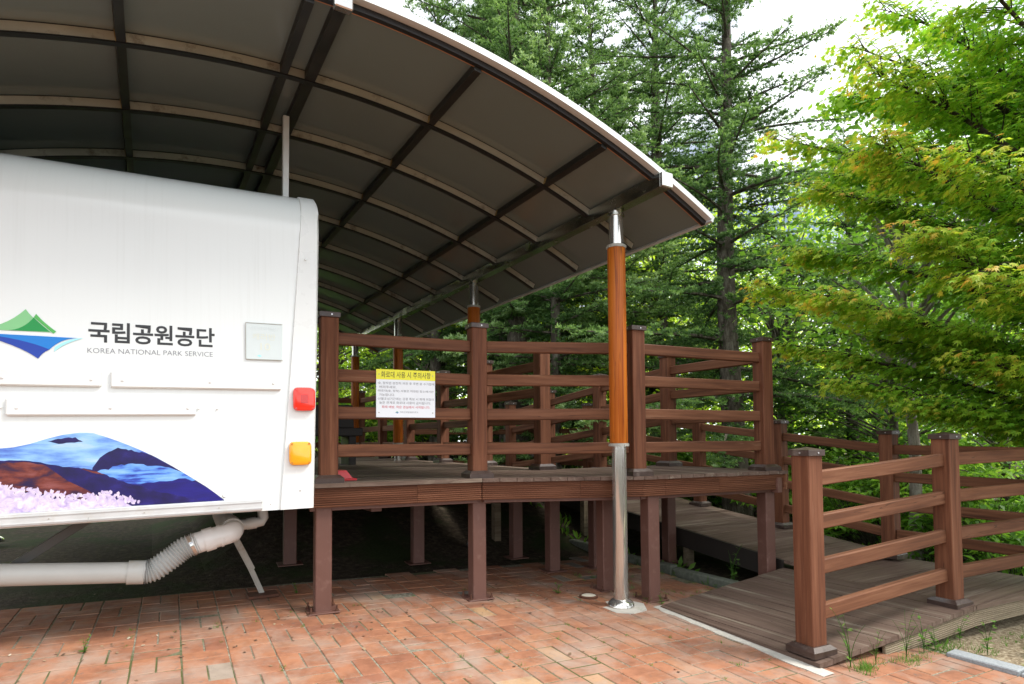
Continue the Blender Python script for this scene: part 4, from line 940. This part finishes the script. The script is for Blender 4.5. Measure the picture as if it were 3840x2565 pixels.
def mapletree():
    rn = random.Random(31); base = Vector((6.35, -2.1, gz(6.35, -2.1)-.3))
    tp = [base, base+Vector((-.05, .05, .8)), base+Vector((-.18, .12, 1.5)), base+Vector((-.15, .3, 2.6)), base+Vector((.05, .5, 4.2)), base+Vector((0, .6, 6.2))]
    def tk(z):
        for a, c in zip(tp, tp[1:]):
            if a.z <= z <= c.z: return a+(c-a)*((z-a.z)/(c.z-a.z))
        return tp[-1] if z > tp[-1].z else tp[1]
    sp = []
    # leading limbs reaching over the ramp, towards the deck
    for (e, y_, wid, zs) in (((4.92, .92, 4.45), 1.0, .75, 3.0), ((4.85, .05, 4.95), .9, .7, 3.6), ((4.95, .50, 3.75), .95, .8, 2.4), ((4.45, -.35, 4.35), .95, .8, 2.8), ((4.78, .90, 2.80), 1.0, .80, 1.6),
                            ((4.35, .05, 2.50), 1.0, .8, 1.5), ((3.98, -.75, 2.78), 1.0, .75, 1.7), ((4.75, .15, 1.75), .8, .75, 1.0), ((4.15, -.55, 3.55), 1.0, .8, 2.2), ((5.1, .8, 3.2), .9, .8, 2.0),
                            ((4.10, -1.15, 3.25), 1.0, .75, 2.0), ((5.1, .85, 2.2), .9, .8, 1.3), ((4.3, -1.0, 4.9), .9, .8, 3.4), ((4.1, -1.25, 2.35), 1.0, .7, 1.4), ((5.2, -.2, 1.55), .8, .7, .9),
                            ((4.7, -.9, 1.85), .9, .7, 1.0), ((5.55, .1, 5.6), .8, .8, 4.2), ((4.6, -1.2, 5.6), .8, .8, 4.4), ((5.9, .8, 4.2), .7, .9, 3.0), ((5.4, -.7, 2.9), .6, .9, 1.8),
                            ((5.3, -.4, 3.9), .6, .9, 2.6), ((5.2, -.6, 4.8), .6, .9, 3.4), ((5.5, .2, 2.2), .6, .85, 1.3), ((4.9, -1.5, 3.9), .8, .8, 2.6), ((4.5, -1.7, 2.9), .8, .75, 1.9), ((6.3, .6, 5.1), .6, .9, 3.8)):
        s_ = tk(base.z+zs); sp.append((tuple(s_), e, .10+rn.uniform(-.03, .05), wid, y_))
    for k in range(16):          # the far side of the crown
        az = rn.uniform(-1.9, 1.9); z = rn.uniform(1.2, 5.2); L_ = rn.uniform(1.6, 2.4); s_ = tk(base.z+z*.8)
        sp.append((tuple(s_), (s_.x+L_*math.cos(az), s_.y+L_*math.sin(az), base.z+z*.9+1.0), .1, .9, .55))
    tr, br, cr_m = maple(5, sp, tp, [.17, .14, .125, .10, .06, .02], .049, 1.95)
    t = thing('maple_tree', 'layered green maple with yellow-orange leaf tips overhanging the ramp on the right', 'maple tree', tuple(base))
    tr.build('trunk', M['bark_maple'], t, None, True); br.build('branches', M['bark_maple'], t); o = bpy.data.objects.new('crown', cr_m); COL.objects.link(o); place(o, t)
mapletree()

# loose broadleaf trees: leaf clusters on a spreading branch frame
def broadleaf(seed, H, crownr, zc0, ncl, leaf, mat, tmin=.1, tmax=1., per=52, clr=.55, bark='bark_pale', r0=.14):
    rs = np.random.RandomState(seed); tr = MB(); br = MB()
    tr.tube([(0, 0, -.3), (.05, 0, H*.25), (-.04, .06, H*.5), (.03, 0, H*.8)], [r0, r0*.8, r0*.6, r0*.2], 10)
    V, Tn = [], []
    for i in range(ncl):
        z = rs.uniform(zc0, H); f = (z-zc0)/(H-zc0); rr = crownr*math.sqrt(max(.05, 1-(2*f-.85)**2/1.9))*rs.uniform(.25, 1.0)**.6
        az = rs.uniform(0, 6.283); c = np.array([rr*math.cos(az), rr*math.sin(az), z+rs.normal(0, .15)])
        if i % 2 == 0: br.tube([(0, 0, max(.4, z*.72)), (c[0]*.55, c[1]*.55, z*.93), tuple(c)], [.012+.012*crownr, .015, .004], 5, cap=False)
        n = per; o = c+rs.normal(size=(n, 3))*np.array([clr, clr, clr*.42]); L_ = leaf*rs.uniform(.6, 1.25, (n, 1))
        d = unit(rs.normal(size=(n, 3))*np.array([1, 1, .5])-np.array([0, 0, .35])); nn = unit(np.array([0, 0, 1.])+rs.normal(0, .55, (n, 3))); s_ = unit(np.cross(d, nn))*L_*.30; m_ = o+d*L_*.5-nn*L_*.0
        V.append(np.stack([o, m_+s_, o+d*L_, m_-s_], 1).reshape(-1, 3)); b_ = rs.uniform(tmin, tmax); Tn.append(np.repeat(np.clip(b_+rs.normal(0, .12, n), 0, 1), 4))
    return tr.mesh('trunk', M[bark], True), br.mesh('branches', M[bark]), tris_mesh('crown', np.concatenate(V), np.concatenate(Tn), mat, 4)
BR_A = broadleaf(1, 9.5, 3.2, .8, 190, .15, M['broad'], .2, 1)
BR_B = broadleaf(2, 8.0, 2.9, .5, 170, .14, M['broad'], .0, .75, bark='bark')
BR_C = broadleaf(4, 6.0, 2.4, .3, 120, .13, M['broad'], .1, .9, clr=.45, bark='bark')
def restain(meshes, mat):
    c = meshes[2].copy(); c.materials.clear(); c.materials.append(mat); return meshes[0], meshes[1], c
BR_D, BR_E = restain(BR_C, M['under']), restain(BR_A, M['under'])
GB = 'broadleaf trees beyond the firs'
for lab, me, px, ds, rot, sc in (
    ('bright yellow-green tree behind the railing to the right of the near orange post', BR_A, 2480, 19, 0, 1.0), ('bright green tree glimpsed between the canopy eave and the thick fir trunk', BR_A, 2150, 22, 2, 1.1),
    ('pale green tree beyond the far end of the deck', BR_B, 1500, 24, 1, 1.0), ('light green tree left of the big dark fir, far behind', BR_B, 2640, 24, 3, 1.15), ('sunny green tree between the big dark fir and the maple', BR_A, 2960, 21, 4, 1.0),
    ('green tree far behind the maple crown', BR_E, 3300, 19, 5, 1.0), ('bright tree behind the maple at the right edge', BR_E, 3700, 17, 1.3, .95), ('tall light tree behind the maple at upper right', BR_A, 3560, 23, 2.9, 1.05),
    ('green tree seen low under the canopy eave next to the caravan', BR_B, 1270, 22, .4, .95), ('mid green tree beyond the deck behind the notice', BR_C, 1600, 15.5, .9, 1.0), ('dense low tree behind the turning platform of the ramp', BR_C, 2320, 14.5, 2.2, .95),
    ('dense bushy tree past the outer ramp railing', BR_D, 2930, 14, 3.3, .85), ('bushy tree filling the gap under the maple', BR_D, 3350, 11.0, 4.4, .62), ('bushy tree under the maple at the right edge', BR_D, 3760, 10.5, 5.1, .6), ('dense tree under the eave beyond the far orange post', BR_C, 1150, 17, 2.6, 1.0)):
    x, y = at(px, ds); put_tree('broadleaf_tree', lab, 'tree', me, x, y, rot, sc, GB)
# slim trunks that show on their own
mt = thing('slender_tree', 'slim mottled pale trunk right behind the outer ramp railing', 'tree', (*at(3420, 8.3), 0)); x, y = at(3420, 8.3)
tr, br, cr_m = broadleaf(8, 5.2, 1.3, 2.6, 60, .10, M['under'], .3, 1, 45, .35, 'bark_pale', .075)
for nm, me in (('trunk', tr), ('branches', br), ('crown', cr_m)): linkmesh(nm, me, mt, T(x, y, gz(x, y)-.05))
# undergrowth shrubs with drooping leaflets
def shrub(seed, r, h, n, leaf, tmin=.1, tmax=.9):
    rs = np.random.RandomState(seed); st = MB(); V, Tn = [], []
    for i in range(n):
        az = rs.uniform(0, 6.283); rr = r*math.sqrt(rs.uniform(0, 1)); z = h*rs.uniform(.25, 1)*(1-.45*(rr/r)**2); c = np.array([rr*math.cos(az), rr*math.sin(az), z])
        st.tube([(c[0]*.3, c[1]*.3, -.1), (c[0]*.8, c[1]*.8, z*.6), tuple(c)], [.008, .005, .002], 4, cap=False)
        k = rs.randint(6, 10); a = np.linspace(0, 6.283, k, endpoint=False)+rs.uniform(0, 6); d = unit(np.stack([np.cos(a), np.sin(a), rs.uniform(-.75, .05, k)], 1)); L_ = leaf*rs.uniform(.7, 1.2, (k, 1))
        s_ = unit(np.cross(d, [0, 0, 1.]))*L_*.20; o = np.repeat(c[None], k, 0)+rs.normal(0, .02, (k, 3)); m_ = o+d*L_*.6+np.array([0, 0, .03])
        V.append(np.stack([o, m_+s_, o+d*L_, m_-s_], 1).reshape(-1, 3)); Tn.append(np.repeat(np.clip(rs.uniform(tmin, tmax)+rs.normal(0, .08, k), 0, 1), 4))
    return st.mesh('stems', M['bark']), tris_mesh('foliage', np.concatenate(V), np.concatenate(Tn), M['under'], 4)
SH = [shrub(1, 1.1, 1.3, 190, .17), shrub(2, 1.3, .9, 200, .14), shrub(3, .9, 1.7, 170, .20, .2, 1)]
GS = 'shrubs beyond the ramp'
for i, (lab, px, ds, k, sc) in enumerate((
    ('leafy shrub right behind the outer ramp railing, near the slim pale trunk', 3330, 9.6, 0, .9), ('shrub with broad drooping leaflets over the ramp railing at right', 3620, 8.6, 2, .75), ('low shrub behind the ramp railing by the right edge', 3800, 8.4, 1, .8),
    ('low green shrub beyond the middle post of the ramp railing', 3080, 10.5, 1, 1.0), ('bright shrub at the foot of the big dark fir', 2830, 11.8, 0, 1.0), ('green shrub seen through the railing left of the big dark fir', 2600, 12.2, 2, .9),
    ('shrub seen through the deck railing right of the orange post', 2420, 13.2, 0, 1.1), ('shrub under the fir trunks behind the deck', 2080, 13.0, 1, 1.2), ('shrub behind the notice beyond the deck', 1640, 14.5, 0, 1.3),
    ('shrub past the far corner of the deck', 1440, 16.0, 2, 1.2), ('spreading shrub far behind the deck railing next to the caravan', 1260, 15.0, 0, 1.3), ('tall shrub behind the ramp railing, between its two nearest posts', 3480, 10.6, 2, .95), ('shrub well back under the maple', 3150, 12.6, 2, 1.1))):
    x, y = at(px, ds); put_tree('shrub', lab, 'shrub', SH[k], x, y, i*1.3, sc, GS, ('stems', 'foliage'))
# the far wood that closes the view
def farwood():
    rs = np.random.RandomState(77); V, Tn = [], []
    for i in range(900):
        px = rs.uniform(-900, 5200); ds = rs.uniform(27, 46); x, y = at(px, ds)
        top = (5.5+4.5*math.sin(px*.0031+1)*math.sin(px*.0083)+2.5*rs.rand())*ds/34
        c = np.array([x, y, rs.uniform(0, 1)**.8*max(3.5, top)]); n = 46; leaf = .34
        o = c+rs.normal(size=(n, 3))*np.array([1.25, 1.25, .6]); L_ = leaf*rs.uniform(.6, 1.3, (n, 1)); d = unit(rs.normal(size=(n, 3))); nn = unit(np.array([0, 0, 1.])+rs.normal(0, .6, (n, 3))); s_ = unit(np.cross(d, nn))*L_*.36; m_ = o+d*L_*.5
        V.append(np.stack([o, m_+s_, o+d*L_, m_-s_], 1).reshape(-1, 3)); Tn.append(np.repeat(np.clip(rs.uniform(.35, 1)+rs.normal(0, .12, n), 0, 1), 4))
    o = bpy.data.objects.new('far_wood', tris_mesh('far_wood', np.concatenate(V), np.concatenate(Tn), M['broad'], 4)); COL.objects.link(o); place(o); prop(o, 'mass of green foliage far behind all the trees', 'wood', kind='stuff')
farwood()
# grass and leaf litter
def tufts(name, spots, label, h=(.03, .07), nblade=14, spread=.02, mat='weed', kind='stuff'):
    rs = np.random.RandomState(len(spots)); V, Tn = [], []
    for (x, y, s) in spots:
        n = nblade; o = np.stack([x+rs.normal(0, spread*s, n), y+rs.normal(0, spread*s, n), np.full(n, gz(x, y)-.005)], 1); hh = rs.uniform(*h, (n, 1))*s
        lean = rs.normal(0, .45, (n, 3)); lean[:, 2] = 1; d = unit(lean); s_ = unit(np.cross(d, rs.normal(size=(n, 3))))*.0016*max(1, s)
        V.append(np.stack([o+s_, o-s_, o+d*hh], 1).reshape(-1, 3)); Tn.append(np.repeat(rs.uniform(.1, 1, n), 3))
    o = bpy.data.objects.new(name, tris_mesh(name, np.concatenate(V), np.concatenate(Tn), M[mat])); COL.objects.link(o); place(o); prop(o, label, 'grass', kind=kind)
r = random.Random(12); sp = []
for _ in range(150):
    x, y = r.uniform(-2, 3.4), r.uniform(-2.3, 1.4); sp.append((round(x/.229)*.229+r.uniform(-.01, .01), y, r.uniform(.25, .6)))
for _ in range(60): sp.append((r.uniform(2.5, 3.7), r.uniform(.35, 1.6), r.uniform(.4, .9)))
for _ in range(45):
    k = r.random()**1.3; sp.append((2.6+1.1*k, -1.09-.03*k-abs(r.gauss(0, .05)), r.uniform(.4, 1.4)))
for _ in range(60): sp.append((r.uniform(3.55, 4.6), r.uniform(-2.2, -1.2), r.uniform(.4, 1.4)))
tufts('joint_grass', sp, 'small grass growing in the paving joints')
rs = np.random.RandomState(4); V, Tn = [], []
for _ in range(2600):
    x, y = rs.uniform(3.6, 11), rs.uniform(-4, 12)
    if 3.9 < x < 5.5 and -1.3 < y < 6.5: continue
    n = 5; o = np.stack([x+rs.normal(0, .05, n), y+rs.normal(0, .05, n), np.full(n, gz(x, y)-.06)], 1); d = unit(np.concatenate([rs.normal(0, .6, (n, 2)), np.ones((n, 1))], 1)); L_ = rs.uniform(.05, .16, (n, 1)); s_ = unit(np.cross(d, rs.normal(size=(n, 3))))*L_*.16
    m_ = o+d*L_*.6; V.append(np.stack([o, m_+s_, o+d*L_, m_-s_], 1).reshape(-1, 3)); Tn.append(np.repeat(rs.uniform(.1, .9, n), 4))
o = bpy.data.objects.new('ground_cover', tris_mesh('ground_cover', np.concatenate(V), np.concatenate(Tn), M['under'], 4)); COL.objects.link(o); place(o); prop(o, 'low green ground cover beyond the ramp', 'ground cover', kind='stuff')
def litter():
    rs = np.random.RandomState(8); V, Tn = [], []
    for _ in range(420):
        k = rs.rand()
        if k < .6: x, y = rs.uniform(-2.0, 2.6), rs.normal(.95, .22)
        else: x, y = rs.uniform(-1.9, 3.2), rs.uniform(-1.6, 2.8)
        z = gz(x, y)+.003; a = rs.uniform(0, 6.28); L_ = rs.uniform(.008, .03); d = np.array([math.cos(a), math.sin(a), rs.uniform(-.1, .4)])*L_; s_ = np.array([-math.sin(a), math.cos(a), rs.uniform(-.3, .3)])*L_*.35; o = np.array([x, y, z])
        V.append(np.stack([o, o+d*.5+s_, o+d, o+d*.5-s_])); Tn.append(np.full(4, rs.rand()))
    m, n, l, p = newmat('dry_leaf_litter'); setp(p, rough=.9); at_ = n.new('ShaderNodeAttribute'); at_.attribute_name = 'tint'; rr = ramp(n, [(0, (.05, .03, .018)), (.5, (.14, .085, .045)), (.85, (.30, .22, .13)), (1, (.5, .46, .38))]); l(at_.outputs['Fac'], rr.inputs[0]); l(rr.outputs[0], p.inputs['Base Color'])
    o = bpy.data.objects.new('leaf_litter', tris_mesh('leaf_litter', np.concatenate(V), np.concatenate(Tn), m, 4)); COL.objects.link(o); place(o); prop(o, 'dry leaf crumbs scattered on the pavers', 'litter', kind='stuff')
litter()
# countable weeds at the ramp edge
def weed(seed, h, nst, leaf, kind):
    rs = np.random.RandomState(seed); st = MB(); V = []
    for i in range(nst):
        az = rs.uniform(0, 6.28); ln = h*rs.uniform(.6, 1); e = np.array([math.cos(az)*ln*.3, math.sin(az)*ln*.3, ln]); P = curve3(np.zeros(3), np.array([0, 0, ln*.6]), e, 7)
        st.tube([tuple(p) for p in P], list(np.linspace(.0022, .0009, 7)), 5)
        for q in range(7 if kind == 'leafy' else 5):
            k = rs.randint(1, 7); a = rs.uniform(0, 6.28); L_ = leaf*rs.uniform(.6, 1.2)*(1.15-k*.09); d = np.array([math.cos(a), math.sin(a), rs.uniform(-.2, .6)])*L_; s_ = np.array([-math.sin(a), math.cos(a), 0])*L_*(.30 if kind == 'leafy' else .10)
            V.append(np.stack([P[k], P[k]+d*.5+s_, P[k]+d, P[k]+d*.5-s_]))
    V = np.concatenate(V); return st.mesh('stem', M['weed']), tris_mesh('leaves', V, np.repeat(rs.uniform(.1, 1, len(V)//4), 4), M['weed'], 4)
WD = [weed(1, .26, 3, .045, 'leafy'), weed(2, .34, 5, .05, 'thin'), weed(3, .12, 3, .035, 'leafy')]
for lab, x, y, k, sc in (('tall thin weed with seed heads by the foot of the nearest ramp post', 2.63, -1.06, 1, 1.05), ('leafy weed at the edge of the ramp, left of the granite kerb', 3.33, -1.12, 0, 1.0), ('grassy weed beside the ramp edging board', 3.12, -1.12, 1, .9),
                         ('broad leafed weed in the gravel beside the granite kerb', 3.68, -1.32, 0, 1.0), ('weed growing between ramp and rear deck leg', 3.72, .62, 0, 1.1), ('thin weed beside the rear deck leg', 3.85, .75, 1, 1.1), ('weed leaning over the corner of the ramp', 4.05, .55, 0, .9),
                         ('grassy weed in front of the ramp board at its right end', 2.82, -1.10, 1, .7), ('low leafy weed in the gravel past the granite kerb, right of the taller one', 3.95, -1.45, 2, 1.3), ('leafy weed under the edging board of the landing', 3.80, -1.12, 0, .8), ('small bushy weed between the kerb stone and the ramp edge', 3.45, -1.13, 2, 1.2),
                         ('small seedling at the base plate of the deck leg nearest the near post', 2.60, .40, 2, .8), ('small seedling in the pavers left of the round cap', 2.03, .98, 2, .9), ('small green sprout at the left edge of the pavers', -1.12, .95, 2, .8), ('small sprout behind the leftmost deck leg', .14, 1.75, 2, .8)):
    put_tree('weed', lab, 'weed', WD[k], x, y, x*7, sc, 'weeds round the ramp and legs', ('stem', 'leaves'), .04)
